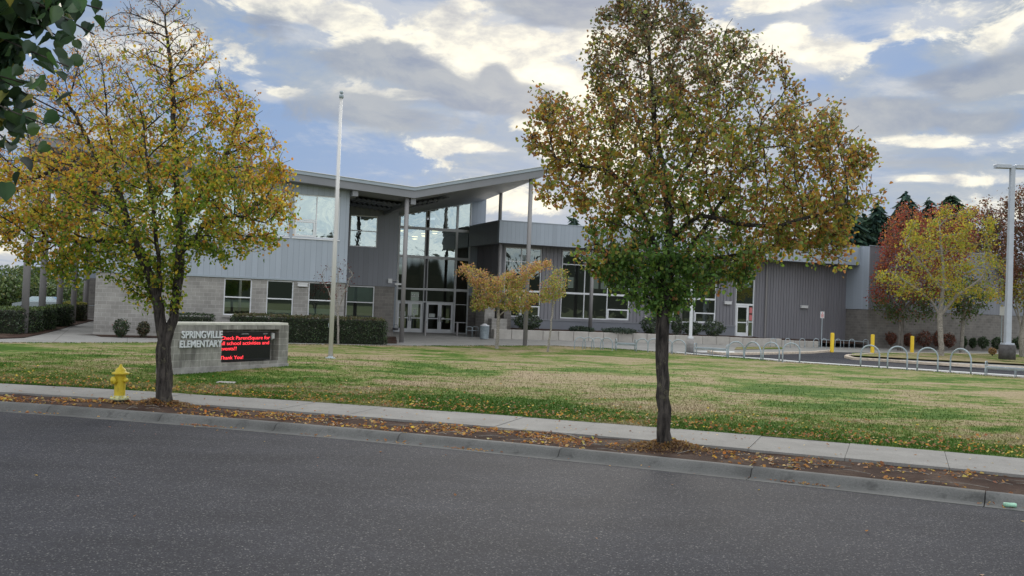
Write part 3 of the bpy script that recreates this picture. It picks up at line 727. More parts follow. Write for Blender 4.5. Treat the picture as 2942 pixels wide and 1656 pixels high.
# header above the glass, following the roof
m_ = LB()
for x0_, x1_ in ((aL-2.2, aW),):
    m_.quad((x0_, bC+.01, ctop(x0_)), (x1_, bC+.01, ctop(x1_)), (x1_, bC+.01, soff(x1_, bC)+.1), (x0_, bC+.01, soff(x0_, bC)+.1))
m_.quad((aR, bC+.01, 3.0), (aW, bC+.01, 3.0), (aW, bC+.01, ctop(aW)), (aR, bC+.01, ctop(aR)))
m_.quad((15.5, bC+.01, 0), (aL, bC+.01, 0), (aL, bC+.01, ctop(aL)), (15.5, bC+.01, ctop(15.5)))
m_.quad((aW, bC+.01, 6.0), (aW, 82, 6.0), (aW, 82, soff(aW, 82)), (aW, bC+.01, soff(aW, bC)))
m_.done('panel_wall', MT['panel'])
LB().box(aR, 24.0, bC+.02, bC+.2, 0, 3.0).done('block_wall', MT['cmu_dark'])
# lobby inside
m_ = LB(); m_.box(15.6, 24.2, bC+.2, 80, .10, .165); m_.box(15.6, 24.2, 80, 80.2, .1, 9.4); m_.box(24.0, 24.15, bC+.25, 80, .1, 9.4); m_.box(15.6, 15.75, bC+.25, 80, .1, 9.0)
m_.box(17.0, 23.5, 76.5, 76.8, 3.6, 4.6)
m_.done('lobby_wall', MT['interior'])
m_ = LB(); m_.box(18.6, 19.0, 76.2, 76.5, .16, 8.6); m_.box(21.5, 21.9, 76.2, 76.5, .16, 8.6); m_.done('lobby_column', MT['column'])
MT['farwin'] = emis('far_window_light', (.62, .75, .68), .28)
for q in ((21.8, 22.6, 1.3, 3.2), (19.3, 20.3, 2.6, 3.5), (20.0, 20.35, 4.6, 5.5), (20.6, 20.95, 4.6, 5.5)): LB().box(q[0], q[1], 79.9, 79.98, q[2], q[3]).done('lobby_window', MT['farwin'])
# --- link walls D (facing the entrance)
m_ = LB(); m_.box(23.0, 23.3, bEf+.3, bC-.02, 6.64, 8.10); m_.done('side_parapet', MT['panel_shaded'])
m_ = LB(); m_.quad((23.7, bC, 3.0), (23.7, bE, 3.0), (23.7, bE, 6.7), (23.7, bC, 6.7))
b = bE+.15
while b < bC: m_.box(23.64, 23.7, b, b+.06, 3.0, 6.64); b += .3
m_.done('ribbed_wall', MT['rib'])
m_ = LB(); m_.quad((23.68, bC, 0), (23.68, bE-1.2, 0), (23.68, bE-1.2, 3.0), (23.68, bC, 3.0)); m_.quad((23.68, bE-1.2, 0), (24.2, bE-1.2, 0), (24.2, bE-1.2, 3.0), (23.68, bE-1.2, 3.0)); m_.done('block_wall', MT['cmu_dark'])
(q0, qz1), (q1, qz0) = PB(1393, 879, 62.2), PB(1421, 916.5, 62.2)
LB().bbox(q0, q1, 62.2, 64.0, 0, qz1, .02).done('stepped_wall', MT['cmu'])
(q0, qz1), (q1, qz0) = PB(1413, 917, 61.4), PB(1456, 952, 61.4)
LB().bbox(q0, q1, 61.4, 62.1, 0, qz1, .02).done('stepped_wall', MT['cmu'])
LB().quad((23.3, bEf, 6.64), (23.3, bC, 6.64), (24.3, bC, 6.64), (24.3, bEf, 6.64)).done('soffit', MT['soffit'])
# --- right wing E
FZ0, FZ1 = 6.64, 8.12
m_ = LB(); m_.box(23.0, 56.0, bEf, bEf+.3, FZ0, FZ1); m_.done('parapet', MT['panel'])
m_ = LB(); m_.box(22.97, 56.02, bEf-.03, bEf+.36, FZ1+.002, FZ1+.05); m_.box(22.97, 23.0, bEf+.36, bC, FZ1-.02, FZ1+.05); m_.done('parapet_cap', MT['roof'])
m_ = LB(); m_.quad((23.3, bEf+.3, FZ0+.02), (56, bEf+.3, FZ0+.02), (56, bE+.2, FZ0+.02), (23.3, bE+.2, FZ0+.02)); m_.done('soffit', MT['soffit'])
LB().box(23.4, 90, bE+.3, 84, 7.9, 8.0).done('flat_roof', MT['roof'])
def EA(x, y=800): return PB(x, y, bE)[0]
e1 = (PB(1436, 900, bE)[0]+.0, PB(1556, 760, bE)[0]); e2 = (EA(1614), EA(1809, 850)); e3 = (EA(1878), EA(2058, 850))
e4 = (EA(2112, 920), EA(2166, 900))
WZ0, WZ1 = 1.63, 6.47
eh = [(e1[0]+.25, e1[1], WZ0, WZ1), (e2[0], e2[1], WZ0, WZ1), (e3[0], e3[1], WZ0, WZ1), (e4[0], e4[1], .70, WZ1)]
m_ = LB(); wall(m_, 23.7, 53.3, 1.5, FZ0+.05, bE, eh)
m_.f = m_.f; a = 23.9
while a < 53.2:
    for (s0, s1) in ((.7 if a > e4[1] else 1.5, FZ0),):
        if not any(h[0]-.06 < a < h[1]+.02 for h in eh): m_.box(a, a+.05, bE-.045, bE+.001, s0, s1)
    a += .292 if a < e4[1] else .25
m_.box(e4[1]+.02, 53.3, bE-.003, bE-.001, .5, 1.6)
m_.done('ribbed_wall', MT['rib'])
m_ = LB(); m_.box(23.7, e4[0]-.02, bE-.06, bE+.2, .3, 1.50); m_.done('foundation', MT['soffit'])
m_ = LB(); m_.box(23.7, e4[0]-.02, bE-.10, bE-.06, 1.44, 1.52); m_.done('trim', MT['beam'])
def eh_win(h, vfr, awn_side=True, lab=None):
    a0, a1, z0, z1 = h; zt = 5.52; zm = 3.42; vs = [(a0+(a1-a0)*f, z0, z1) for f in vfr]
    edges = [a0]+[v[0] for v in vs]+[a1]
    lastw = (edges[-2], edges[-1])
    window(a0, a1, z0, z1, bE+.04, vs=vs, hs=[(zt, a0, a1, .06), (zm, a0, a1, .13)], awn=[(lastw[0]+.04, lastw[1]-.03, z0+.03, z0+.78)], w=.06, d=.09, glass='glass_e')
eh_win(eh[0], (.45,)); eh_win(eh[1], (.335, .672)); eh_win(eh[2], (.33, .66))
h = eh[3]; dv = EA(2150, 920)
window(h[0], h[1], .70, WZ1, bE+.03, vs=[(dv, .70, 3.1)], hs=[(3.14, h[0], h[1], .14), (1.83, dv, h[1], .06)], w=.07, d=.1, name='door_frame')
dr = door(h[0]+.08, dv-.03, .72, 3.06, bE, 1)
for z_ in (1.95, 2.5): LB().box(dv+.12, h[1]-.1, bE+.08, bE+.085, z_, z_+.44).done('red_notice', MT['sign_pink'], dr)
wlight(2078.5, 2098, 867, 876.6, bE); wlight(2298, 2317, 879, 887.5, bE)
aP = EA(2197, 900); LB().box(aP-.07, aP+.07, bE-.16, bE-.05, .6, 6.6).done('downspout', MT['column'])
for (x, y) in ((1695, 952.5), (1953, 962)):
    a_, z_ = PB(x, y, 62.9); column(a_, 62.9, max(z_, .55), FZ0+.02, .13)
column(23.25, 63.0, .2, FZ0+.02, .12)
m_ = LB(); m_.box(23.9, 53.2, 72.0, 72.2, 0, 7.8); m_.box(23.9, 53.2, bE+.3, 72, .6, .7); m_.box(38.6, 38.8, bE+.35, 71.9, .7, 7.8); m_.box(28.0, 28.15, 66.5, 71.9, .7, 7.8)
m_.done('interior_wall', MT['interior'])
MT['inwin'] = emis('inner_window_light', (.6, .72, .66), .22)
for a in (26.0, 26.6, 31, 31.7, 32.4, 34.6, 35.3): LB().box(a, a+.45, 71.9, 71.98, 4.0, 4.9).done('inner_window', MT['inwin'])
# --- block wing G on the right
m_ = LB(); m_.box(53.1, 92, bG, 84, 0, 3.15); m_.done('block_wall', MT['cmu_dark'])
m_ = LB(); m_.box(53.1, 92, bG-.04, 84, 3.152, 8.10); m_.done('panel_wall', MT['panel_shaded'])  # front face in the darkened panel, its shade painted in
m_ = LB(); m_.box(53.05, 53.098, bG-.042, bE, 3.152, 8.10); m_.done('return_panel', MT['panel'])
m_ = LB(); m_.box(53.0, 92.1, bG-.09, bG-.042, FZ1+.0, FZ1+.06); m_.done('parapet_cap', MT['roof'])
# CCTV camera on the corner
(a_, z_) = PB(1131, 806, bB-.1)
m_ = LB(); m_.box(a_-.35, a_-.1, bB-.14, bB-.04, z_-.15, z_+.12); m_.tube([(a_-.1, bB-.1, z_), (a_+.25, bB-.2, z_+.02), (a_+.25, bB-.3, z_-.1)], .03, 6); m_.box(a_+.02, a_+.42, bB-.38, bB-.25, z_-.24, z_-.14)
m_.done('security_camera', MT['sign_white'])
# red-leaf pot like hose reel on block wall
(a_, z_) = PB(1134, 950, bB-.12); LB().lathe([(0, 0), (.16, 0), (.2, .12), (.16, .14), (0, .14)], 12, Matrix.Translation((a_, bB-.3, z_))).tube([(a_-.15, bB-.3, z_+.14), (a_-.1, bB-.3, z_+.33), (a_+.1, bB-.3, z_+.33), (a_+.15, bB-.3, z_+.14)], .012, 6).done('wall_bracket', MT['dark_metal'])
# ------------------------------------------------------------------ things on the ground
def W3(a, b, z): X, Y = W(a, b); return (X, Y, z)
# pendant lamps in the lobby
def pendant(x, y, b, lit, lab):
    a, z = PB(x, y, b); p = W(a, b)
    r = empty('pendant_lamp', (p[0], p[1], z), label=lab, cat='pendant lamp', group='round pendant lamps in the glass lobby')
    MB().lathe([(.0, .42), (.05, .42), (.06, .30), (.16, .22), (.25, .08), (.27, -.02), (.25, -.03)], 18).build('lamp_shade', MT['dark_metal'] if not lit else MT['frame2'], r)
    MB().lathe([(0, -.10), (.12, -.09), (.21, -.03), (.24, .02), (.24, .12), (.2, .16), (0, .16)], 16).build('bulb_globe', MT['lamp_glow'] if lit else MT['frame2'], r)
    top = soff(a, b)-z+.1
    MB().tube([(0, 0, .4), (0, 0, top)], .02, 6).build('hanging_rod', MT['dark_metal'], r)
pendant(1194, 651, 70.4, False, 'unlit round metal lobby lamp behind the left upper entrance pane')
pendant(1299, 658, 70.4, False, 'unlit round metal lobby lamp beside the thick right mullion of the entrance')
pendant(1152, 660, 73.5, True, 'glowing lobby lamp nearest the left edge of the entrance glass')
pendant(1191.5, 684, 75.5, True, 'lowest glowing yellow lobby lamp in the entrance glass')
pendant(1218, 675.5, 75.0, True, 'glowing lobby lamp just left of the middle mullion')
pendant(1249.5, 668, 73.5, True, 'glowing lobby lamp right of the middle mullion')

# monument sign
(sx0, sy0), (sx1, sy1) = (-9.62, 28.05), (-7.20, 32.35)
SL = math.hypot(sx1-sx0, sy1-sy0); sa = math.atan2(sy1-sy0, sx1-sx0)
sign = empty('monument_sign', (sx0, sy0, 0), sa, label='low grey block wall sign with raised school name and red message screen', cat='sign')
T_ = .40
def sgx(x, y=950):   # distance along the sign face of a picture column
    d = ray(x, y); t = (sx0*(sy1-sy0)-sy0*(sx1-sx0))/(d.x*(sy1-sy0)-d.y*(sx1-sx0)); X, Y = d.x*t, d.y*t
    return math.hypot(X-sx0, Y-sy0), HC+d.z*t
o0, o1 = sgx(480+960*.1655)[0], sgx(480+1948*.1655)[0]
zt0 = 1.44; oz0 = .30; oz1 = 1.30
m_ = MB()
xs = [0, o0, o1, SL]
for (x0_, x1_, z0_, z1_) in ((0, o0, -.1, zt0), (o1, SL, -.1, zt0), (o0, o1, -.1, oz0), (o0, o1, oz1, zt0)):
    m_.quad((x0_, 0, z0_), (x1_, 0, z0_), (x1_, 0, z1_), (x0_, 0, z1_))
m_.quad((o0, 0, oz0), (o0, 0, oz1), (o0, .3, oz1), (o0, .3, oz0)); m_.quad((o1, 0, oz1), (o1, 0, oz0), (o1, .3, oz0), (o1, .3, oz1))
m_.quad((o0, 0, oz0), (o0, .3, oz0), (o1, .3, oz0), (o1, 0, oz0)); m_.quad((o0, 0, oz1), (o1, 0, oz1), (o1, .3, oz1), (o0, .3, oz1)); m_.quad((o0, .3, oz0), (o1, .3, oz0), (o1, .3, oz1), (o0, .3, oz1))
m_.quad((0, T_, -.1), (0, 0, -.1), (0, 0, zt0), (0, T_, zt0)); m_.quad((SL, 0, -.1), (SL, T_, -.1), (SL, T_, zt0), (SL, 0, zt0)); m_.quad((SL, T_, -.1), (0, T_, -.1), (0, T_, zt0), (SL, T_, zt0))
m_.build('block_wall', MT['cmu_sign'], sign)
MB().prism([(-.01, -.012), (SL-.05, -.012), (SL-.05, T_+.01), (-.01, T_+.01)], zt0+.002, zt0+.07).build('cap', MT['cap'], sign)
MB().box(-.02, SL+.02, -.035, T_+.035, -.12, .20).build('footing', MT['base_conc'], sign)
scx1 = sgx(480+1850*.1655)[0]
scr = MB().bbox(o0+.02, scx1, .10, .30, oz0+.03, 1.20, .01).build('message_screen', MT['screen'], sign)
MB().box(o0+.05, scx1-.03, .095, .1, oz0+.10, 1.14).build('screen_face', simple('screen_face', (.008, .008, .01), .25), scr)
ln = scx1-o0-.06
def led(s, z, w, size=.118, x0=None):
    M_ = Matrix.Translation((o0+.03 if x0 is None else x0, .088, z)) @ Matrix.Rotation(PI/2, 4, 'X')
    o = text_obj('led_text', s, size, MT['led'], scr, M_, .003, 1.0, .0)
    xs_ = [v.co.x for v in o.data.vertices]; x_0, x_1 = min(xs_), max(xs_); k = w/(x_1-x_0)
    for v in o.data.vertices: v.co.x = x_0+(v.co.x-x_0)*k
    return o
led('Check ParentSquare for', .985, ln*.985, .155); led('all school activities and', .825, ln*.97, .155); led('events!!', .665, ln*.31, .155); led('Thank You!', .39, ln*.45, .155)
for s, f in (('DAKTRONICS', .46), ('GALAXY', .9)):
    text_obj('maker_name', s, .05, MT['sign_white'], scr, Matrix.Translation((o0+.03+ln*f-.12, .088, 1.145)) @ Matrix.Rotation(PI/2, 4, 'X'), .002)
MB().bbox(scx1+.08, scx1+.22, .12, .26, 1.0, 1.18, .03).tube([(scx1+.15, .2, .95), (scx1+.15, .2, 1.0)], .03, 8).build('light_sensor', MT['sign_white'], sign)
def letters(s, x0p, x1p, zb, zc):
    lx0, lx1 = sgx(480+x0p*.1655)[0], sgx(480+x1p*.1655)[0]
    M_ = Matrix.Translation((lx0, -.055, zb)) @ Matrix.Rotation(PI/2, 4, 'X')
    # each raised letter is its own part
    tot = text_obj('t', s, (zc-zb)/.70, MT['letter'], sign, M_, .022, 1.0, .006)
    xs_ = [v.co.x for v in tot.data.vertices]; a0, a1 = min(xs_), max(xs_); k = (lx1-lx0)/(a1-a0)
    me = tot.data; bpy.data.objects.remove(tot)
    import bmesh
    bm = bmesh.new(); bm.from_mesh(me)
    isl = []; seen = set()
    for v in bm.verts:
        if v.index in seen: continue
        st = [v]; comp = []; seen.add(v.index)
        while st:
            q = st.pop(); comp.append(q)
            for e in q.link_edges:
                w_ = e.other_vert(q)
                if w_.index not in seen: seen.add(w_.index); st.append(w_)
        isl.append(comp)
    isl.sort(key=lambda c: min(v.co.x for v in c))
    groups = []
    for c_ in isl:
        x0_, x1_ = min(v.co.x for v in c_), max(v.co.x for v in c_)
        if groups and x0_ < groups[-1][1]-.004: groups[-1][0].append(c_); groups[-1][1] = max(groups[-1][1], x1_)
        else: groups.append([[c_], x1_])
    for gcs, _ in groups:
        ids = {v.index for c_ in gcs for v in c_}; mp_ = {}; vs = []
        for c_ in gcs:
            for v in c_: mp_[v.index] = len(vs); vs.append((lx0+(v.co.x-a0)*k, v.co.y, v.co.z))
        fs = [tuple(mp_[v.index] for v in f.verts) for f in bm.faces if f.verts[0].index in ids]
        m2 = bpy.data.meshes.new('letter'); m2.from_pydata(vs, [], fs); m2.materials.append(MT['letter'])
        ob = bpy.data.objects.new('letter', m2); COL.objects.link(ob); ob.parent = sign
    bm.free()
letters('SPRINGVILLE', 235, 938, 1.06, 1.26); letters('ELEMENTARY', 208, 938, .795, .99)

# fire hydrant
hx, hy = -8.24, 21.15
hyd = empty('fire_hydrant', (hx, hy, -.02), math.radians(-4), label='yellow fire hydrant standing in the leaf-strewn strip beside the left tree', cat='fire hydrant')
MB().lathe([(.115, .05), (.118, .12), (.112, .16), (.112, .56), (.118, .575), (.118, .59)], 24).build('barrel', MT['hyd'], hyd)
MB().lathe([(0, .052), (.19, .052), (.195, .062), (.195, .088), (.185, .10), (.13, .11), (.115, .14)], 24).build('base_flange', MT['hyd_worn'], hyd)
MB().lathe([(.10, -.10), (.10, .052)], 20).build('buried_pipe', MT['dark_metal'], hyd)
m_ = MB()
for k in range(6):
    a = k*PI/3+.3; m_.lathe([(0, .125), (.016, .125), (.016, .09), (0, .09)], 6, Matrix.Translation((.165*math.cos(a), .165*math.sin(a), 0)))
m_.build('flange_bolts', MT['hyd'], hyd)
MB().lathe([(.12, .582), (.175, .588), (.178, .60), (.178, .622), (.165, .63), (.115, .64), (.108, .67), (.09, .705), (.055, .728), (.052, .74), (.035, .745), (.03, .77), (.018, .80), (0, .802)], 24).build('bonnet', MT['hyd'], hyd)
def cap_(ang, r, ln_, z):
    M_ = Matrix.Translation((0, 0, z)) @ Matrix.Rotation(ang, 4, 'Z') @ Matrix.Rotation(PI/2, 4, 'Y')
    o = MB().lathe([(r*.75, .09), (r*.78, ln_-.05), (r, ln_-.045), (r*1.02, ln_), (r*.9, ln_+.012), (.03, ln_+.015), (.022, ln_+.045), (0, ln_+.046)], 18, M_).build('outlet_cap', MT['hyd'], hyd)
cap_(math.radians(238), .082, .175, .46); cap_(math.radians(-20), .05, .17, .47); cap_(math.radians(150), .05, .17, .47)
m_ = MB()
m_.tube([(-.09, -.10, .53), (-.13, -.14, .50), (-.12, -.16, .44)], .006, 5); m_.build('chain', MT['hyd'], hyd)

# flagpole
fx, fz = PZ(949, 1036, 37.4)
fp = empty('flagpole', (fx, 37.4, tz(fx, 37.4)), label='tall bare white flagpole standing on the lawn behind the school sign', cat='flagpole')
topz = PZ(972.5, 282, 37.4)[1]-tz(fx, 37.4)
MB().tube([(0, 0, 0), (0, 0, topz*.45), (0, 0, topz)], [.085, .075, .05], 18).build('pole', MT['pole_old'], fp)
MB().lathe([(0, .0), (.2, 0), (.2, .03), (.11, .045), (.09, .09)], 20).build('base_collar', MT['galv'], fp)
MB().lathe([(.05, topz), (.085, topz+.02), (.09, topz+.13), (.05, topz+.16), (.02, topz+.17)], 16).build('truck', MT['galv'], fp)
MB().lathe([(0, topz+.30), (.06, topz+.28), (.075, topz+.235), (.06, topz+.19), (0, topz+.165)], 14).build('ball', MT['galv'], fp)
MB().tube([(-.10, -.02, 1.2), (-.095, 0, topz*.5), (-.075, 0, topz+.05)], .005, 5).build('halyard', MT['pole_old'], fp)
MB().tube([(-.085, 0, 1.15), (-.12, 0, 1.18), (-.12, 0, 1.32)], .01, 5).build('cleat', MT['galv'], fp)

# hoops (bicycle racks)
def hoop(p0, p1, ytop, lab, group, h=None, r=.030, org=None, s=.1941):
    (x0, y0), (x1, y1) = p0, p1
    if org: x0, y0, x1, y1, ytop = org[0]+x0*s, org[1]+y0*s, org[0]+x1*s, org[1]+y1*s, org[1]+ytop*s
    A = Vector(GT(x0, y0)); B = Vector(GT(x1, y1)); mid = (A+B)/2; w = (B-A); wid = w.length
    ang = math.atan2(w.y, w.x)
    if h is None: h = PZ((x0+x1)/2, ytop, mid.y)[1]-mid.z
    return (mid, wid, ang, h)
hoop_proto = {}
def place_hoop(spec, lab, group, r=.03):
    mid, wid, ang, h = spec
    e = empty('bike_rack', (mid.x, mid.y, mid.z), ang, label=lab, cat='bike rack', group=group)
    R_ = wid/2; pts = [(-R_, 0, -.03), (-R_, 0, max(h-R_, .1)*.5), (-R_, 0, max(h-R_, .1))]
    for k in range(1, 12):
        a = PI-k*PI/12; pts.append((R_*math.cos(a), 0, h-R_+R_*math.sin(a)))
    pts += [(R_, 0, max(h-R_, .1)), (R_, 0, max(h-R_, .1)*.5), (R_, 0, -.03)]
    MB().tube(pts, r, 10).build('hoop', MT['galv'], e)
    for sx in (-R_, R_): MB().lathe([(0, .012), (.06, .012), (.065, 0)], 12, Matrix.Translation((sx, 0, 0))).build('foot_plate', MT['galv'], e)
I1, I2, I3 = (1600, 900), (2050, 880), (2450, 880)
Gw = 'bike rack hoops along the walk beside the lawn'
ords = ['first', 'second', 'third', 'fourth']
for k, (a, b, c_) in enumerate([((258, 535), (418, 540), 365), ((382, 540), (545, 548), 367), ((512, 545), (680, 552), 372), ((645, 552), (820, 562), 375)]):
    place_hoop(hoop(a, b, c_, '', '', org=I1), f'small steel hoop between young tree and slatted bench, {ords[k]} from the young tree', Gw, .029)
for k, (a, b, c_) in enumerate([((1175, 582), (1345, 592), 388), ((1345, 592), (1510, 600), 388), ((1530, 602), (1705, 612), 395), ((1692, 612), (1903, 625), 403)]):
    place_hoop(hoop(a, b, c_, '', '', org=I1), ['steel hoop overlapping the right end of the bench left of the big trunk', 'steel hoop with its right half behind the big tree trunk', 'steel hoop mostly hidden behind the big trunk, right leg showing', 'steel hoop between the big trunk and the concrete lamp footing'][k], Gw, .032)
for k, (a, b, c_) in enumerate([((210, 778), (445, 788), 533), ((455, 788), (702, 812), 538), ((730, 815), (970, 832), 545), ((1020, 838), (1272, 850), 555)]):
    place_hoop(hoop(a, b, c_, '', '', org=I2), ['steel hoop touching the right end of the middle bench', 'second steel hoop right of the middle bench', 'third steel hoop right of the middle bench', 'steel hoop farthest right of the middle group, open driveway beyond it'][k], Gw, .036)
for k, (a, b, c_) in enumerate([((115, 928), (395, 945), 598), ((520, 955), (815, 968), 615), ((968, 988), (1275, 1005), 635), ((1465, 1015), (1775, 1042), 650)]):
    place_hoop(hoop(a, b, c_, '', '', org=I3, s=.19099), ['large steel hoop in front of the middle yellow bollard', 'large steel hoop just left of the right yellow bollard', 'large steel hoop in front of the yellow-leaved tree trunk', 'large steel hoop nearest the bench at the right edge'][k], Gw, .038)
Gf = 'far bike rack hoops beside the school wall'
far = [(I2, .1941, q) for q in [(843, 925, 625, 485), (1055, 1135, 625, 487), (1272, 1350, 624, 488), (1478, 1560, 627, 488), (1600, 1668, 628, 490), (1797, 1878, 628, 495), (2005, 2085, 628, 497), (2215, 2290, 628, 500)]]+\
      [(I3, .19099, q) for q in [(720, 797, 642, 515), (925, 995, 646, 518), (1098, 1195, 645, 525), (1140, 1240, 648, 520), (1360, 1430, 652, 527), (1530, 1630, 648, 530), (1720, 1818, 652, 535), (1775, 1862, 656, 533), (1950, 2055, 655, 535), (2140, 2215, 656, 545), (2400, 2465, 656, 545)]]
fl = ['far hoop in front of the pale retaining blocks, leftmost of its row', 'second far hoop from the left, before the retaining blocks', 'third far hoop from the left, under the wall light', 'far hoop just left of the small parking sign', 'far hoop touching the small parking sign post', 'far hoop right of the left yellow bollard', 'far hoop near the inside corner of the block wall', 'far hoop left of the middle yellow bollard',
      'far hoop right of the red-topped tree trunk', 'far hoop right of the right yellow bollard', 'far hoop before the reddish hedge, left of an overlapping pair', 'far hoop before the reddish hedge, right of an overlapping pair', 'far hoop right of the pale yellow-tree trunk', 'far hoop left of the thin green-leaved tree trunk', 'far hoop right of the thin tree trunk, left of a close pair', 'far hoop right of the thin tree trunk, right of a close pair', 'far hoop before a clipped dark bush left of the lamp post', 'far hoop hidden partly by the large lamp footing', 'rightmost far hoop, between lamp footing and the twin-stemmed tree']
for (org, s, (x0, x1, yb, yt)), lab in zip(far, fl):
    place_hoop(hoop((x0, yb-3), (x1, yb), yt, '', '', org=org, s=s), lab, Gf, .026)

# benches of ribbed steel with looped arms
def bench(p0, p1, ysc, lab, org, s, Lm=None, scl=1.0, ang=None, dep=.45):
    A = Vector(GT(org[0]+p0[0]*s, org[1]+p0[1]*s)); B = Vector(GT(org[0]+p1[0]*s, org[1]+p1[1]*s)); w = B-A
    L = Lm or w.length; an = math.atan2(w.y, w.x)
    e = empty('bench', (A.x, A.y, A.z), an, label=lab, cat='bench', group='steel benches beside the lawn')
    sh = .44*scl; ah = .66*scl; dp = dep
    m_ = MB()
    n = int(L/.036)
    for i in range(n):
        x = .03+i*(L-.06)/max(n-1, 1)
        pts = [(x, .0, sh-.10), (x, -.035, sh-.05), (x, -.02, sh), (x, .03, sh+.015), (x, dp*.5, sh-.012), (x, dp-.03, sh+.01), (x, dp, sh-.02)]
        m_.tube(pts, .011, 5, cap=False)
    m_.build('seat', MT['galv'], e)
    m_ = MB(); m_.tube([(0, 0, sh-.09), (L, 0, sh-.09)], .02, 8); m_.tube([(0, dp, sh-.04), (L, dp, sh-.04)], .02, 8); m_.build('seat_rail', MT['galv'], e)
    for x in (0, L):
        for y in (0, dp): MB().tube([(x, y, -.02), (x, y, sh)], .024, 8).build('leg', MT['galv'], e)
        MB().tube([(x, 0, sh-.02), (x, 0, ah-.08), (x, .03, ah-.02), (x, .09, ah), (x, dp-.09, ah), (x, dp-.03, ah-.02), (x, dp, ah-.08), (x, dp, sh-.02)], .024, 8).build('armrest', MT['galv'], e)
    if L > 1.5:
        for y in (0, dp): MB().tube([(L/2, y, -.02), (L/2, y, sh-.05)], .018, 8).build('leg', MT['galv'], e)
    return e
bench((880, 566), (1168, 578), 0, 'grey steel bench left of the big tree trunk, before the pale block wall', I1, .1941, dep=.5)
bench((2028, 632), (2508, 662), 0, 'grey steel bench just right of the concrete lamp footing', I1, .1941, dep=.5)
bench((1990, 1062), (2900, 1120), 0, 'grey ribbed steel bench cut off by the right edge of the view', I3, .19099, dep=.62)

# bollards
def bollard(x, y0, y1, lab, group, r, mat, name='bollard'):
    X, Y, z = GT(x, y0); h = PZ(x, y1, Y)[1]-z
    e = MB().lathe([(r, -.05), (r, h-.04), (r*.85, h-.01), (0, h)], 20).build(name, MT[mat], None, (X, Y, z))
    tag(e, lab, 'bollard', group)
for x, y0, y1, lab in ((2390, 1014, 958, 'yellow bollard standing where the island curb ends, leftmost of three'), (2506, 1015.9, 962.5, 'yellow bollard between the other two, seen over the left large hoop'), (2620, 1017, 967, 'yellow bollard nearest the yellow-leaved tree')):
    bollard(x, y0, y1, lab, 'yellow bollards at the drive entrance', .125, 'yellow')
bollard(1221, 966, 924.5, 'thin grey post in front of the middle of the entrance doors', 'grey posts by the entrance', .07, 'column')
bollard(1312.8, 967, 928, 'thin grey post in front of the glass sidelight right of the doors', 'grey posts by the entrance', .07, 'column')

# litter bin, little bench and poster by the entrance
X, Y, z = GT(1391, 976.5)
tb = empty('litter_bin', (X, Y, z), label='round galvanised litter bin with a bag beside the entrance', cat='litter bin')
m_ = MB(); m_.lathe([(.0, .02), (.27, .02), (.285, .06), (.28, .08), (.28, .80), (.30, .82), (.30, .86), (.27, .87)], 24)
for k in range(24):
    a = k*2*PI/24; m_.tube([(.29*math.cos(a), .29*math.sin(a), .1), (.29*math.cos(a), .29*math.sin(a), .8)], .008, 4)
m_.build('drum', MT['galv'], tb)
MB().lathe([(.30, .86), (.31, .89), (.24, .91), (.19, .90), (.12, .99), (0, 1.0)], 18).build('lid', MT['sign_white'], tb)
X, Y, z = GT(1357, 971)
eb = empty('seat', (X, Y, z), TH+.9, label='small steel bench against the dark wall beside the litter bin', cat='bench')
m_ = MB()
for k in range(9): m_.box(.02, 1.28, .02+k*.05, .055+k*.05, .42, .45)
m_.build('slatted_seat', MT['galv'], eb)
for x in (.05, 1.25): MB().tube([(x, .05, 0), (x, .05, .62), (x, .12, .68), (x, .38, .68), (x, .45, .62), (x, .45, 0)], .022, 8).build('leg_frame', MT['galv'], eb)

# lamp posts
def lamp(X, Y, z, H_, bw, bh, pr0, pr1, heads, lab, base_mat, pole_mat, group=None, sq=True, hw=.42, hl=.75, rz=0.0):
    e = empty('lamp_post', (X, Y, z), rz, label=lab, cat='lamp post', group=group)
    if bh > 0: MB().lathe([(0, -.1), (bw/2, -.1), (bw/2, bh-.03), (bw/2-.03, bh), (0, bh)], 24).build('concrete_footing', MT[base_mat], e)
    MB().bbox(-pr0*1.9, pr0*1.9, -pr0*1.9, pr0*1.9, bh, bh+.10, .02).build('base_plate', MT[pole_mat], e)
    m_ = MB(); n0 = len(m_.v)
    q = [(-1, -1), (1, -1), (1, 1), (-1, 1)]
    m_.v += [(a*pr0, b*pr0, bh+.1) for a, b in q]+[(a*pr1, b*pr1, H_) for a, b in q]
    for i in range(4): j = (i+1) % 4; m_.f.append((i, j, 4+j, 4+i)); m_.sm.append(False)
    m_.f.append((4, 5, 6, 7)); m_.sm.append(False)
    m_.build('pole', MT[pole_mat], e)
    for s_ in heads:
        x0, x1 = sorted((s_*pr1*1.05, s_*(pr1+hl)))
        hd = MB().bbox(x0, x1, -hw/2, hw/2, H_-.12, H_+.12, .03).build('lamp_head', MT[pole_mat], e)
        MB().box(x0+.08, x1-.08, -hw/2+.06, hw/2-.06, H_-.135, H_-.122).build('lens', MT['sign_white'], hd)
Yr = 62.0; Xr, zr = PZ(2893, 1030, Yr); zr = max(tz(Xr, Yr), min(zr, .5))
Ht = PZ(2913, 478, Yr)[1]-zr
lamp(Xr, Yr, zr, Ht, .98, .82, .165, .13, (-1, 1), 'tall grey square lamp post with twin flat heads on a footing coloured as if in shade', 'base_shaded', 'pole_grey', hl=.95, hw=.5)
Xm, Ym, zm = GT(1982, 1013.5)
lamp(Xm, Ym, zm, 6.6, .44, .80, .085, .07, (-1, 1), 'slim white lamp post on a round concrete footing behind the big tree', 'base_conc', 'white_paint', hl=.5, hw=.3)
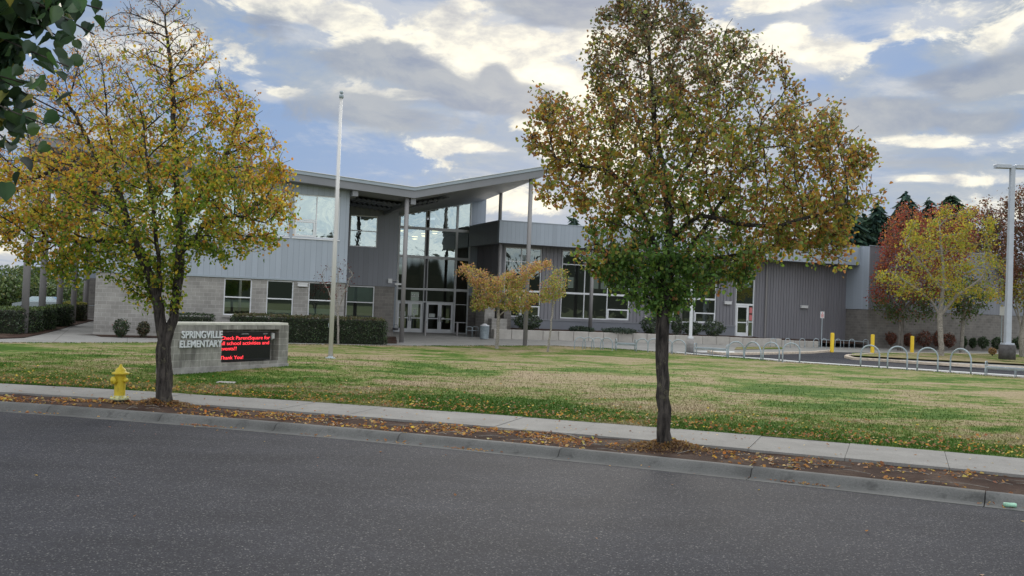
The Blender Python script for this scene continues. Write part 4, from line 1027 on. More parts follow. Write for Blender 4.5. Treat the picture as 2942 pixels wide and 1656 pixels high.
for (x, yt, yb, xh, lab) in ((72, 771, 885, 1, 'distant white lamp post beyond the hedges, leftmost of two'), (133, 786, 862, 1, 'distant white lamp post beyond the hedges, right of two')):
    Y = 105.0; X, zt = PZ(x, yt, Y); lamp(X, Y, .1, zt, .5, .6, .10, .08, (1,), lab, 'base_conc', 'white_paint', group='distant parking lot lamp posts', hl=.7, hw=.3)

# signs on posts
def post_sign(x, yb, x0, x1, y0, y1, lab, red=True, Yf=None):
    X, Y, z = GT(x, yb)
    if Yf: Y = Yf; X, z = PZ(x, yb, Y); z = max(z, tz(X, Y)-.02)
    zt_, zb_ = PZ(x, y0, Y)[1]-z, PZ(x, y1, Y)[1]-z; w = (PZ(x1, y0, Y)[0]-PZ(x0, y0, Y)[0])
    e = empty('post_sign', (X, Y, z), 0, label=lab, cat='sign')
    MB().box(-.025, .025, -.01, .03, -.05, zt_-.02).build('post', MT['galv'], e)
    pl = MB().bbox(-w/2, w/2, -.02, -.012, zb_, zt_, .001).build('sign_plate', MT['sign_white'], e)
    if red:
        h_ = zt_-zb_
        MB().lathe([(.0, 0), (w*.16, 0), (w*.16, .004), (0, .004)], 16, Matrix.Translation((0, -.021, zt_-h_*.22)) @ Matrix.Rotation(PI/2, 4, 'X')).build('sign_symbol', MT['sign_pink'], pl)
        for k, (hh, ww) in enumerate(((.45, .7), (.58, .6), (.70, .66), (.84, .5))): MB().box(-w*ww/2, w*ww/2, -.025, -.021, zt_-h_*hh-.02, zt_-h_*hh+.02).build('sign_text_line', MT['sign_pink'], pl)
post_sign(2359.5, 1000, 2358.8, 2370.2, 897, 916, 'small white sign with faded red print on a thin post near the hoops', Yf=71.5)
post_sign(2876, 998, 2870, 2884, 882, 908, 'small grey sign plate on a post just left of the tall lamp post', red=False, Yf=74)
X, Y, z = GT(200, 930)
post_sign(208, 925, 198, 208, 854.5, 867, 'small white sign plate partly behind the left row of columns', red=False, Yf=84)

# retaining wall of big blocks
rb = 61.0; ra0 = PB(1418, 979, rb)[0]; ra1 = PB(2352, 990, rb)[0]
rx, ry = W(ra0, rb)
ret = empty('retaining_wall', (rx, ry, 0), TH, label='low wall of large pale concrete blocks in front of the right wing', cat='wall')
tops = lambda a: .79 if a < ra0+12 else (.74 if a < ra0+17 else (.70 if a < ra0+22.5 else .60))
a = ra0; k = 0; ms = MB()
while a < ra1-.3:
    w_ = 1.12 if k else 1.25; zt_ = tops(a); a2 = min(a+w_, ra1)
    o = MB().bbox(a-ra0+.012, a2-ra0-.012, 0, .42, -.1, zt_+.01*math.sin(k*1.7), .025).build('block', MT['block'], ret)
    a = a2; k += 1
rr = LB()
# raised bed behind it
mb = MB(); n = 60
V = []; 
for i in range(n+1):
    a = ra0+.2+(53.0-ra0-.2)*i/n
    for j, b in enumerate((rb+.4, rb+1.2, rb+2.2, bE-.06)):
        X, Y = W(a, b); h_ = min(tops(a)-.10, .75)+.05*j
        V.append((X, Y, h_+.04*noise.noise(Vector((a, b, 0)))))
i, j = np.meshgrid(np.arange(n), np.arange(3), indexing='ij'); q = (i*4+j).ravel()
o = npmesh('raised_bed', np.array(V), np.stack([q, q+4, q+5, q+1], 1), MT['mulch'], smooth=True); struct(o)
# beds
sheet('mulch_bed', [W(-2.4, 53.5), W(11.2, 53.3)], [W(-1.6, 54.0), W(11.2, 54.0)], MT['mulch'], .03)
sheet('mulch_bed', [W(-1.2, 52.35), W(13.6, 52.35)], [W(-1.5, 53.45), W(13.9, 53.6)], MT['mulch'], .025)
sheet('mulch_bed', [W(10.9, 53.7), W(14.0, 53.9)], [W(11.2, 59.6), W(15.4, 59.6)], MT['mulch'], .035)
bd = [GT(x, y)[:2] for x, y in ((0, 976), (60, 975), (120, 963), (165, 951), (220, 936), (275, 922))]
bd2 = [GT(x, y)[:2] for x, y in ((0, 966), (40, 962), (95, 950), (150, 938), (200, 928), (262, 918))]
sheet('mulch_bed', bd, [(p[0]-2.6, p[1]+.5) for p in bd2], MT['mulch'], .03, 20, 4)
# parking lot far left
sheet('parking_lot', [(-140, 72), (-37, 84)], [(-160, 120), (-30, 125)], MT['asphalt'], .02, 10, 8)
# parked car far left behind hedges
cx, cy = -40.5, 86.0
car = empty('parked_car', (cx, cy, .2), math.radians(12), label='pale parked car whose roof shows over the hedge at far left', cat='car')
def carbody():
    m_ = MB(); prof = [(-2.2, .35), (-2.25, .75), (-1.5, .92), (-.75, 1.40), (.85, 1.42), (1.6, 1.0), (2.15, .92), (2.25, .55), (2.2, .3)]
    ys = [(-.86, 1), (.86, 1)]
    n0 = len(m_.v)
    for y, _ in ys: m_.v += [(x, y*(.80 if z > 1.2 else 1), z) for x, z in prof]
    k = len(prof)
    m_.f.append(tuple(range(k))); m_.f.append(tuple(k+i for i in reversed(range(k)))); m_.sm += [False]*2
    for i in range(k): j = (i+1) % k; m_.f.append((i, k+i, k+j, j)); m_.sm.append(False)
    return m_
carbody().build('car_body', MT['car'], car)
m_ = MB()
for sy in (-1, 1): m_.quad((-1.3, sy*.84, .98), (1.4, sy*.84, 1.0), (.8, sy*.73, 1.36), (-.7, sy*.73, 1.36))
m_.quad((1.58, -.7, 1.03), (1.58, .7, 1.03), (.88, .62, 1.41), (.88, -.62, 1.41)); m_.build('car_windows', MT['glass'], car)
for x in (-1.4, 1.4):
    for y in (-.8, .8):
        wl = MB().lathe([(0, -.1), (.32, -.1), (.32, .1), (0, .1)], 16, Matrix.Translation((x, y, .32)) @ Matrix.Rotation(PI/2, 4, 'X')).build('wheel', MT['black'], car)
# distant slope wall at left
m_ = MB(); m_.box(-33, -5, 140, 140.4, -.2, 2.2); wl = m_.build('boundary_wall', MT['found']); tag(wl, 'long pale boundary wall far behind the left walkway', 'wall')
# railing by left walkway end
X, Y = W(-2.5, 77)
rl = empty('handrail', (X, Y, .2), TH, label='thin metal handrail at the far end of the left walkway', cat='handrail')
MB().tube([(-.6, 0, 0), (-.6, 0, 1.0), (.6, 0, 1.05), (.6, 0, 0)], .03, 6).build('rail', MT['galv'], rl)
# low guard rail past the retaining wall
X, Y = W(ra1+.3, rb)
rl = empty('guard_rail', (X, Y, tz(X, Y)), TH, label='low thin metal rail past the right end of the pale block wall', cat='handrail')
MB().tube([(0, 0, 0), (0, 0, .55), (2.0, 0, .55), (4.2, 0, .5), (4.2, 0, 0)], .025, 6).build('rail', MT['galv'], rl)
MB().tube([(2.0, 0, 0), (2.0, 0, .55)], .025, 6).build('post', MT['galv'], rl)
# crushed can, cover plate
X, Y = G(2902, 1458, -.12)
cn = empty('drink_can', (X, Y, -.095), math.radians(-14), label='crushed pale green drink can lying in the gutter at far right', cat='litter')
MB().lathe([(0, -.085), (.024, -.085), (.032, -.06), (.030, 0), (.033, .05), (.026, .078), (0, .08)], 14, Matrix.Rotation(PI/2, 4, 'Y')).build('can_body', simple('can_green', (.28, .5, .36), .35, .3, 20), cn)
X, Y = G(650, 1101, .03)
cvp = MB().bbox(-.24, .24, -.15, .15, -.02, .03, .02).build('utility_cover', MT['base_conc'], None, (X, Y, .02)); tag(cvp, 'flat grey utility cover set in the grass before the sign', 'cover')
# ------------------------------------------------------------------ vegetation
def leafmat(name, trans=.35, rough=.5, spec=.35):
    m, t = newmat(name)
    c = t.add('ShaderNodeAttribute', attribute_name='col').outputs['Color']
    p = t.add('ShaderNodeTexCoord').outputs['Object']
    c2 = t.mix(1.0, c, t.ramp(t.noise(p, 2.2, 4, .6), [(.3, .82), (.7, 1.2)]), 'MULTIPLY')
    b = pbsdf(t, c2, rough, spec=spec)
    tr = t.add('ShaderNodeBsdfTranslucent', {'Color': t.mix(1.0, c2, (1.5, 1.4, .9), 'MULTIPLY')}).outputs[0]
    t.out(t.add('ShaderNodeMixShader', {0: trans, 1: b, 2: tr}).outputs[0]); return m
MT['leaf'] = leafmat('leaf', .5); MT['leaf_dull'] = leafmat('hedge_leaf', .15, .5, .35); MT['leaf_near'] = leafmat('near_leaf', .38, .42, .5)
MT['needle'] = leafmat('needles', .08, .8, .1)
def bark(name, c1, c2, sc=9, lichen=0.0, hor=False):
    m, t = newmat(name); p = t.add('ShaderNodeTexCoord').outputs['Object']
    q = t.vec('MULTIPLY', p, (1, 1, 3.5) if hor else (1, 1, .16)).outputs[0]
    n = t.noise(q, sc, 6, .7, .4); n2 = t.noise(p, 3.0, 5, .65)
    c = t.ramp(n, [(.36, c1), (.6, c2)])
    c = t.mix(1.0, c, t.ramp(n2, [(.3, .75), (.7, 1.25)]), 'MULTIPLY')
    if lichen: c = t.mix(t.math('MULTIPLY', t.ramp(t.noise(p, 5.5, 6, .7), [(.56, 0.0), (.66, 1.0)]), lichen), c, (.17, .16, .10))
    t.out(pbsdf(t, c, .95, t.bump(n, 1.0, .04), spec=.15)); return m
MT['bark'] = bark('dark_bark', (.016, .014, .013), (.078, .068, .060), 15, .55)
MT['bark_pale'] = bark('pale_bark', (.16, .145, .125), (.36, .33, .29), 10, 0, True)
MT['bark_grey'] = bark('grey_bark', (.07, .062, .055), (.19, .17, .15), 10, .2)
LEAF4 = (np.array([(0, 0, 0), (-.42, .35, .10), (-.28, .82, .05), (0, 1.05, -.06), (.28, .82, .05), (.42, .35, .10)]), np.array([(0, 1, 2, 3), (0, 3, 4, 5)]))
LEAFK = (np.array([(0, 0, 0), (-.4, .5, .06), (0, 1, 0), (.4, .5, .06)]), np.array([(0, 1, 2, 3)]))
LEAFH = (np.array([(0, 0, 0), (-.24, -.06, .05), (-.46, .12, .10), (-.50, .42, .11), (-.34, .72, .07), (-.10, .95, .0), (0, 1.1, -.06), (.10, .95, .0), (.34, .72, .07), (.50, .42, .11), (.46, .12, .10), (.24, -.06, .05), (0, .5, -.02)]),
         np.array([(0, 1, 2, 12), (12, 2, 3, 4), (12, 4, 5, 6), (12, 6, 7, 8), (12, 8, 9, 10), (12, 10, 11, 0)]))
def leaves(name, P, size, col, mat, parent=None, tmpl=LEAF4, droop=.5, r=rng, up=None, loc=(0, 0, 0)):
    """one mesh of many leaves: P (n,3), size (n), col (n,3)"""
    n = len(P); T, Fq = tmpl
    ax = r.normal(size=(n, 3)); ax[:, 2] -= droop*1.4       # tip direction, hanging
    ax /= np.linalg.norm(ax, axis=1)[:, None]
    h = r.normal(size=(n, 3)); 
    if up is not None: h = h*.35+np.array(up)
    x = np.cross(ax, h); x /= np.maximum(np.linalg.norm(x, axis=1), 1e-6)[:, None]; z = np.cross(x, ax)
    s = np.asarray(size).reshape(-1, 1, 1)
    V = (T[None, :, 0:1]*x[:, None, :]+T[None, :, 1:2]*ax[:, None, :]+T[None, :, 2:3]*z[:, None, :]*2.2)*s+P[:, None, :]
    k = len(T); Fc = (np.arange(n)[:, None, None]*k+Fq[None]).reshape(-1, 4)
    return npmesh(name, V.reshape(-1, 3), Fc, mat, np.repeat(col, k, axis=0), parent, loc)
def pick(pal, n, r=rng, jit=.14):
    w = np.array([p[1] for p in pal], float); w /= w.sum()
    c = np.array([p[0] for p in pal])[r.choice(len(pal), n, p=w)]
    return c*(1+r.normal(0, jit, (n, 1)))*(1+r.normal(0, .05, (n, 3)))
def clampc(c): return np.clip(c, .004, .9)
# --- branch growth towards a cloud of leaf-cluster points
def colonize(paths, att, step=.22, dk=.30, maxit=80, r=rng, wig=.12, rise=0.0):
    """paths: list of polylines (first = trunk); returns nodes, parent index, and an index from each attractor to its node"""
    N = []; PR = []
    def add(p, q): N.append(np.array(p, float)); PR.append(q); return len(N)-1
    for k, pl in enumerate(paths):
        pl = [np.array(p, float) for p in pl]
        if k == 0: cur = add(pl[0], -1)
        else:
            d = [np.linalg.norm(n-pl[0]) for n in N]; cur = int(np.argmin(d))
            pl = [N[cur]]+pl[1:]
        for a, b in zip(pl[:-1], pl[1:]):
            m = max(1, int(np.linalg.norm(b-a)/step))
            for i in range(1, m+1):
                f = i/m; cur = add(a+(b-a)*f+r.normal(0, .012, 3), cur)
    A = np.array(att); NA = np.array(N)
    D = np.linalg.norm(A[:, None]-NA[None], axis=2); near = D.argmin(1); dist = D.min(1); alive = dist > dk
    for it in range(maxit):
        if not alive.any(): break
        ids = np.where(alive)[0]; new = []
        tot = {}
        for i in ids:
            v = A[i]-N[near[i]]; v /= np.linalg.norm(v); k = near[i]
            if k in tot: tot[k] += v
            else: tot[k] = v.copy()
        for k, v in tot.items():
            L = np.linalg.norm(v)
            if L < .05: v = r.normal(size=3); L = np.linalg.norm(v)
            v = v/L+r.normal(0, wig, 3); v[2] += rise
            pd = N[k]-N[PR[k]] if PR[k] >= 0 else np.array([0, 0, 1.])
            pd = pd/max(np.linalg.norm(pd), 1e-6); v = v+.35*pd; v /= np.linalg.norm(v)
            new.append((add(N[k]+v*step, k)))
        nn = np.array([N[i] for i in new]); d = np.linalg.norm(A[ids][:, None]-nn[None], axis=2)
        j = d.argmin(1); dm = d.min(1); better = dm < dist[ids]
        near[ids[better]] = np.array(new)[j[better]]; dist[ids] = np.minimum(dist[ids], dm)
        alive = dist > dk
        if len(N) > 14000: break
    # last twig to each attractor
    return np.array(N), np.array(PR), near
def branch_mesh(N, PR, rmax, rmin=.006, expo=2.4, flare=0.0, sides_big=14, knob=.0, gz=None, r=rng):
    n = len(N); ch = [[] for _ in range(n)]
    for i in range(n):
        if PR[i] >= 0: ch[PR[i]].append(i)
    order = list(range(n)); rad = np.zeros(n)
    acc = np.zeros(n)
    for i in reversed(order):
        acc[i] = acc[i] if ch[i] else 1.0
        if PR[i] >= 0: acc[PR[i]] += acc[i]
    rad = acc**(1/expo); k = (rmax-rmin)/(rad[0]-1); rad = rmin+(rad-1)*k
    V = []; Fc = []; up = [None]*n; ring = [None]*n; sm = []
    main = [max(c, key=lambda q: rad[q]) if c else -1 for c in ch]
    dirs = np.zeros((n, 3))
    for i in range(n):
        a = N[PR[i]] if PR[i] >= 0 else N[i]
        b = N[main[i]] if main[i] >= 0 else N[i]
        d = b-a; L = np.linalg.norm(d); dirs[i] = d/L if L > 1e-6 else (0, 0, 1)
    def mkring(p, d, u, R_, sd):
        u = u-d*np.dot(u, d); L = np.linalg.norm(u)
        if L < 1e-4: u = np.cross(d, (1, 0, 0)); L = np.linalg.norm(u)
        u = u/L; w = np.cross(d, u); s0 = len(V)
        for q in range(sd):
            an = 2*PI*q/sd
            rr = R_*(1+(r.normal(0, .05+knob) if R_ > .04 else 0))
            V.append(p+(u*math.cos(an)+w*math.sin(an))*rr)
        return s0, u
    for i in range(n):
        if PR[i] < 0:
            sd = sides_big; s0, u = mkring(N[i], dirs[i], np.array([1., 0, 0]), rad[i]*(1+flare), sd); ring[i] = (s0, sd); up[i] = u; continue
        p = PR[i]
        sd = sides_big if rad[i] > .07 else (8 if rad[i] > .03 else (5 if rad[i] > .012 else 3))
        h = N[i][2]-N[0][2]
        fl = 1+flare*math.exp(-h/.22)
        if main[p] == i and ring[p] and ring[p][1] == sd:
            s0 = ring[p][0]; u = up[p]
        else:
            d = (N[i]-N[p]); d = d/np.linalg.norm(d); s0, u = mkring(N[p], d, up[p], min(rad[p]*.95, rad[i]*1.25), sd)
        s1, u1 = mkring(N[i], dirs[i], u, rad[i]*fl, sd)
        ring[i] = (s1, sd); up[i] = u1
        for q in range(sd):
            q2 = (q+1) % sd; Fc.append((s0+q, s0+q2, s1+q2, s1+q))
    return np.array(V), np.array(Fc), rad
def inpoly(x, y, P):
    P = np.array(P); n = len(P); c = np.zeros(len(x), bool); j = n-1
    for i in range(n):
        cond = ((P[i, 1] > y) != (P[j, 1] > y)) & (x < (P[j, 0]-P[i, 0])*(y-P[i, 1])/(P[j, 1]-P[i, 1]+1e-12)+P[i, 0])
        c ^= cond; j = i
    return c
def sample_crown(poly, n, thick, r=rng, holes=.0, seed=0, hs=.55, shell=.0):
    """points in a crown whose outline (X,Z) is poly; depth follows the local half width"""
    P = np.array(poly); x0, z0 = P.min(0); x1, z1 = P.max(0); out = []
    zs = np.linspace(z0, z1, 60); W_ = []
    for z in zs:
        xx = np.linspace(x0, x1, 200); ins = inpoly(xx, np.full(200, z), P)
        W_.append((xx[ins].min(), xx[ins].max()) if ins.any() else (0, 0))
    W_ = np.array(W_)
    while len(out) < n:
        x = r.uniform(x0, x1, 400); z = r.uniform(z0, z1, 400); ok = inpoly(x, z, P); x, z = x[ok], z[ok]
        lo = np.interp(z, zs, W_[:, 0]); hi = np.interp(z, zs, W_[:, 1]); c = (lo+hi)/2; h = np.maximum((hi-lo)/2, .2)
        f = np.sqrt(np.clip(1-((x-c)/h)**2, .04, 1)); y = r.uniform(-1, 1, len(x))*f*h*thick
        for a, b, c_ in zip(x, y, z):
            if holes and noise.noise(Vector((a*hs, b*hs, c_*hs))*1.9+Vector((seed, 0, 0))) < -.5+holes: continue
            out.append((a, b, c_))
    return np.array(out[:n])
def dpoly(pts, Y, ox, oz=0):   # outline read in the 2576-wide picture -> X,Z at depth Y relative to base
    o = []
    for x, y in pts:
        X, z = PZ(x/.8756, y/.8756, Y); o.append((X-ox, z-oz))
    return o
def dpath(pts, Y, ox, oz=0):
    return [(PZ(x/.8756, y/.8756, Y+dy)[0]-ox, dy, PZ(x/.8756, y/.8756, Y+dy)[1]-oz) for x, y, dy in pts]
def make_tree(name, X, Y, z, paths, att, rmax, nleaf, lsize, colf, bark_='bark', label='', cat='tree', group=None, sig=.10, step=.22, dk=.3, tmpl=LEAF4, flare=.25, rmin=.005, mat='leaf', droop=.5, knob=.02, sizef=None, expo=1.92, cull=None, rise=0.0):
    e = empty(name, (X, Y, z), label=label, cat=cat, group=group)
    N, PR, near = colonize(paths, att, step, dk, rise=rise)
    A = np.array(att); n0 = len(N)
    if rise: A = A+np.stack([A[:, 0]*.02, A[:, 1]*.02, np.full(len(A), .07)], 1)*rng.uniform(.3, 2.2, (len(A), 1))
    mid = (A+N[near])/2+rng.normal(0, .02, A.shape); N2 = np.vstack([N, mid, A]); PR2 = np.r_[PR, near, n0+np.arange(len(A))]
    V, Fc, rad = branch_mesh(N2, PR2, rmax, rmin, expo, flare, knob=knob)
    npmesh('trunk', V, Fc, MT[bark_], None, e, smooth=True)
    # leaves hang in sprays along each end twig
    wts = rng.gamma(.95, 1, len(A))+.12; wts /= wts.sum(); idx = rng.choice(len(A), int(nleaf*1.02), p=wts)
    f = rng.uniform(-.05, 1.35, (len(idx), 1)); P = N[near[idx]]+(A[idx]-N[near[idx]])*f+rng.normal(0, sig, (len(idx), 3)); P[:, 2] -= rng.uniform(0, sig*.8, len(P))
    P = P[rng.permutation(len(P))[:nleaf]]
    if cull is not None: P = P[cull(P)]
    c, keep, sc = colf(P); P, c = P[keep], clampc(c[keep])
    s = lsize*sc[keep]*rng.uniform(.65, 1.25, len(P))
    leaves('crown', P, s, c, MT[mat], e, tmpl, droop)
    return e
# ---- big left tree
TY = 20.95; TXl, _ = PZ(470, 1156, TY)
L_poly = [(380, -10), (440, -25), (475, 30), (525, 110), (560, 190), (620, 230), (655, 300), (700, 370), (735, 470), (742, 560), (715, 620), (640, 640), (590, 640), (545, 672), (500, 640), (470, 660), (450, 700), (455, 780), (400, 790), (345, 770), (310, 740), (300, 690), (230, 690), (190, 720), (130, 690), (80, 660), (20, 620), (-80, 600), (-150, 500), (-120, 390), (-20, 370), (30, 390), (50, 330), (45, 200), (100, 170), (150, 190), (190, 110), (270, 60), (330, 10)]
lp = dpoly(L_poly, TY, TXl)
attL = sample_crown(lp, 3600, .60, holes=.08, seed=3)
pathsL = [dpath([(412, 1020, 0), (412, 940, 0), (411, 880, 0), (408, 830, 0), (398, 770, -.05), (382, 705, -.1), (350, 630, -.15), (320, 560, -.2), (300, 480, -.2), (285, 380, -.2), (270, 290, -.3)], TY, TXl),
          dpath([(414, 870, 0), (436, 800, .1), (447, 720, .15), (452, 640, .2), (450, 560, .2), (443, 460, .2), (440, 350, .1), (435, 240, .1), (425, 120, 0), (415, 40, 0)], TY, TXl),
          dpath([(400, 780, -.05), (405, 700, -.4), (395, 620, -.6), (385, 520, -.8), (370, 400, -.8), (355, 280, -.7)], TY, TXl),
          dpath([(350, 630, -.15), (290, 600, .1), (220, 610, .3), (140, 600, .4)], TY, TXl),
          dpath([(452, 640, .2), (520, 560, -.2), (590, 540, -.4), (670, 560, -.6)], TY, TXl),
          dpath([(450, 560, .2), (520, 470, .5), (580, 370, .8), (600, 280, .9)], TY, TXl),
          dpath([(320, 560, -.2), (230, 480, .4), (150, 420, .6), (60, 460, .6)], TY, TXl),
          dpath([(300, 480, -.2), (240, 390, 0), (190, 290, .1), (150, 240, 0)], TY, TXl)]
ztop = max(p[1] for p in lp); 
PAL_Y = [((.54, .38, .05), 5), ((.47, .25, .055), 3.2), ((.42, .35, .06), 4), ((.29, .33, .05), 5), ((.38, .19, .08), 2)]
PAL_G = [((.16, .25, .03), 5), ((.25, .29, .04), 4), ((.44, .34, .045), 2), ((.085, .16, .025), 3)]
PAL_B = [((.40, .25, .19), 5), ((.33, .19, .14), 4), ((.46, .29, .10), 1.6), ((.32, .25, .10), 1)]
def colL(P):
    n = len(P); h = P[:, 2]/ztop; rx = np.abs(P[:, 0])/3.2
    nz = np.array([noise.noise(Vector(p)*.9) for p in P])
    g = pick(PAL_G, n); y = pick(PAL_Y, n); b = pick(PAL_B, n)
    tg = np.clip((.54-h)*3.0+(.5-rx)*1.1+nz*.8+.2, 0, 1); tb = np.clip((h-.52)*3.4+(rx-.65)*.8+nz*.6, 0, 1)
    u_ = rng.uniform(size=n); c = y.copy(); c[u_ < tg] = g[u_ < tg]
    isb = rng.uniform(size=n) < tb; c[isb] = b[isb]
    keep = rng.uniform(size=n) < np.clip(1.25-np.clip(h-.46, 0, 1)*2.2, .24, 1)
    return c, keep, np.where(isb, .50, 1.0)
make_tree('linden_tree', TXl, TY, 0, pathsL, attL, .152, 40000, .073, colL, 'bark', 'big street tree with yellow-orange leaves and bare pinkish top beside the hydrant', group=None, sig=.075, dk=.24, step=.2, knob=.03, flare=.22, rise=.42)
# ---- big right tree
RY = 17.3; TXr, _ = PZ(1909, 1270, RY)
R_poly = [(1560, -20), (1700, -20), (1765, 45), (1810, 90), (1850, 80), (1890, 90), (1960, 170), (2015, 250), (2020, 320), (2085, 260), (2110, 300), (2100, 360), (2160, 350), (2180, 420), (2160, 500), (2205, 495), (2200, 520), (2130, 560), (2120, 640), (2140, 675), (2050, 670), (1960, 640), (1900, 680), (1850, 730), (1800, 745), (1760, 700), (1740, 760), (1700, 795), (1640, 800), (1600, 740), (1530, 720), (1490, 680), (1440, 650), (1490, 590), (1480, 560), (1440, 520), (1365, 505), (1350, 465), (1395, 430), (1370, 395), (1328, 380), (1330, 300), (1365, 235), (1440, 265), (1480, 300), (1490, 240), (1475, 160), (1500, 60)]
rp = dpoly(R_poly, RY, TXr)
attR = sample_crown(rp, 3300, .60, holes=.10, seed=11)
lowR = dpoly([(1500, 690), (1560, 630), (1700, 620), (1800, 650), (1780, 740), (1700, 800), (1640, 800), (1560, 760)], RY, TXr)
attR = np.vstack([attR, sample_crown(lowR, 240, .7, seed=5)])
pathsR = [dpath([(1672, 1118, 0), (1668, 1000, 0), (1666, 900, 0), (1668, 830, 0), (1672, 780, 0), (1680, 700, 0), (1685, 600, 0), (1680, 500, 0), (1665, 420, 0), (1650, 330, 0), (1640, 220, 0), (1630, 100, 0), (1625, 20, 0)], RY, TXr),
          dpath([(1674, 740, 0), (1650, 620, -.1), (1625, 545, -.25), (1600, 490, -.3), (1570, 455, -.35), (1530, 430, -.4), (1470, 420, -.4), (1400, 400, -.4)], RY, TXr),
          dpath([(1680, 700, 0), (1740, 620, .3), (1780, 560, .4), (1830, 480, .5), (1890, 380, .5), (1930, 280, .5)], RY, TXr),
          dpath([(1685, 600, 0), (1760, 540, -.4), (1850, 560, -.7), (1950, 570, -.9), (2050, 540, -1.0), (2130, 510, -1.0)], RY, TXr),
          dpath([(1682, 660, 0), (1780, 650, .2), (1880, 640, .5), (1980, 610, .6), (2060, 600, .6)], RY, TXr),
          dpath([(1680, 500, 0), (1740, 400, .4), (1780, 300, .6), (1800, 200, .6)], RY, TXr),
          dpath([(1680, 520, 0), (1640, 400, .5), (1600, 300, .8), (1570, 180, .8)], RY, TXr),
          dpath([(1676, 720, 0), (1600, 680, .3), (1540, 670, .4)], RY, TXr)]
rtopz = max(p[1] for p in rp); zbot = min(p[1] for p in rp)
PAL_O = [((.25, .27, .07), 6), ((.18, .235, .06), 6), ((.31, .185, .07), 3), ((.46, .34, .06), 1.8), ((.28, .13, .06), 2)]
PAL_D = [((.10, .20, .05), 6), ((.16, .27, .06), 4), ((.07, .13, .045), 3)]
PAL_BR = [((.20, .135, .10), 5), ((.19, .185, .115), 5), ((.28, .15, .08), 1.6), ((.14, .165, .09), 4)]
def colR(P):
    n = len(P); h = (P[:, 2]-zbot)/(rtopz-zbot); nz = np.array([noise.noise(Vector(p)*.8+Vector((9, 0, 0))) for p in P])
    o_, d, b = pick(PAL_O, n), pick(PAL_D, n), pick(PAL_BR, n)
    td = np.clip((.36-h)*3.2+.25+nz*.8-np.abs(P[:, 0])*.26, 0.0, .95); tb = np.clip((h-.45)*2.6+nz*.5, 0, .9)
    u_ = rng.uniform(size=n); c = o_.copy(); isb = rng.uniform(size=n) < tb; c[isb] = b[isb]; c[u_ < td] = d[u_ < td]
    wm = pick([((.38, .24, .07), 4), ((.34, .16, .065), 4), ((.44, .36, .08), 2), ((.25, .26, .06), 3)], n)
    tw_ = np.clip((np.abs(P[:, 0]-.1)-1.0)*.45+(.55-np.abs(h-.38))*.8-.25+nz*.8, 0, .5); iw = (rng.uniform(size=n) < tw_) & ~(u_ < td); c[iw] = wm[iw]
    keep = rng.uniform(size=n) < np.clip(1.25-np.clip(h-.6, 0, 1)*.9, .5, 1)
    return c, keep, np.where(isb, .85, 1.0)
make_tree('linden_tree', TXr, RY, 0.0, pathsR, attR, .108, 38000, .069, colR, 'bark', 'big street tree with olive and rusty leaves standing right of centre by the curb', sig=.065, dk=.22, step=.18, knob=.03, flare=.28, rise=.38)
# ---- near branch reaching in at the upper left
NX, NY = -4.6, 4.3
e = empty('overhanging_tree', (NX, NY, -.1), label='near tree at the upper left corner whose large dark green leaves hang into view', cat='tree')
tips = [(300, 40, 4.2), (262, 90, 4.1), (300, -40, 4.4), (170, 190, 4.0), (195, 120, 4.3), (75, 240, 4.1), (70, 110, 4.4), (190, 320, 4.15), (110, 360, 4.0), (50, 430, 4.3), (30, 330, 4.2), (110, 20, 4.2), (220, -20, 4.0), (20, 200, 4.3)]
paths = [[(0, 0, 0), (.02, 0, 1.2), (0, .05, 2.4), (.05, 0, 3.4), (.1, .1, 4.6), (.1, .1, 6.0)]]
LP = []
for (x, y, Yd) in tips:
    X, z = PZ(x, y, Yd); tp = np.array([X-NX, Yd-NY, z+.1]); st = np.array([.02, .02, min(4.4, tp[2]+.25+.5*rng.uniform())])
    mid = st+(tp-st)*.55+np.array([0, 0, .30]); pl = [st, mid, st+(tp-st)*.8+np.array([0, 0, .16]), tp]; paths.append([tuple(q) for q in pl])
    for f in np.linspace(.25, 1.0, 34):
        q = (1-f)**2*st+2*f*(1-f)*mid+f*f*tp
        for _ in range(3 if f < .85 else 2): LP.append(q+rng.normal(0, .05 if f > .8 else .09, 3)+np.array([0, 0, -.04]))
dense = dpoly([(-200, -200), (180, -120), (150, 20), (60, 60), (40, 150), (20, 200), (-30, 420), (-200, 400)], 4.3, NX, -.1)
dp = sample_crown(dense, 1500, .35); LP = np.vstack([np.array(LP), dp])
upc = rng.normal(0, 1, (900, 3))*np.array([.9, .9, .8])+np.array([-.1, .1, 5.0]); LP = np.vstack([LP, upc[(upc[:, 0] < .9) | (upc[:, 2] > 4.6)]])
LPw = LP+np.array([NX, NY, -.1])
d3 = (CM.transposed() @ Vector((0, 0, 0)))
cmn = np.array(CM.transposed()); lc = (LPw-np.array([0, 0, HC])) @ cmn.T; px = 1471+F*lc[:, 0]/-lc[:, 2]; py = 828-F*lc[:, 1]/-lc[:, 2]
okk = (px < 290-np.clip(py-40, 0, 600)*.40) | (py < -60)
LP = LP[okk]
N, PR, near = colonize(paths, LP[:60], .12, .3, 10)
V, Fc, rad = branch_mesh(N, PR, .12, .004, 2.2, .1)
npmesh('trunk', V, Fc, MT['bark'], None, e, smooth=True)
leaves('crown', LP, .072*rng.uniform(.6, 1.2, len(LP)), clampc(pick([((.030, .065, .035), 5), ((.042, .085, .036), 4), ((.022, .046, .028), 4), ((.20, .20, .06), .8)], len(LP))), MT['leaf_near'], e, LEAFH, .9)

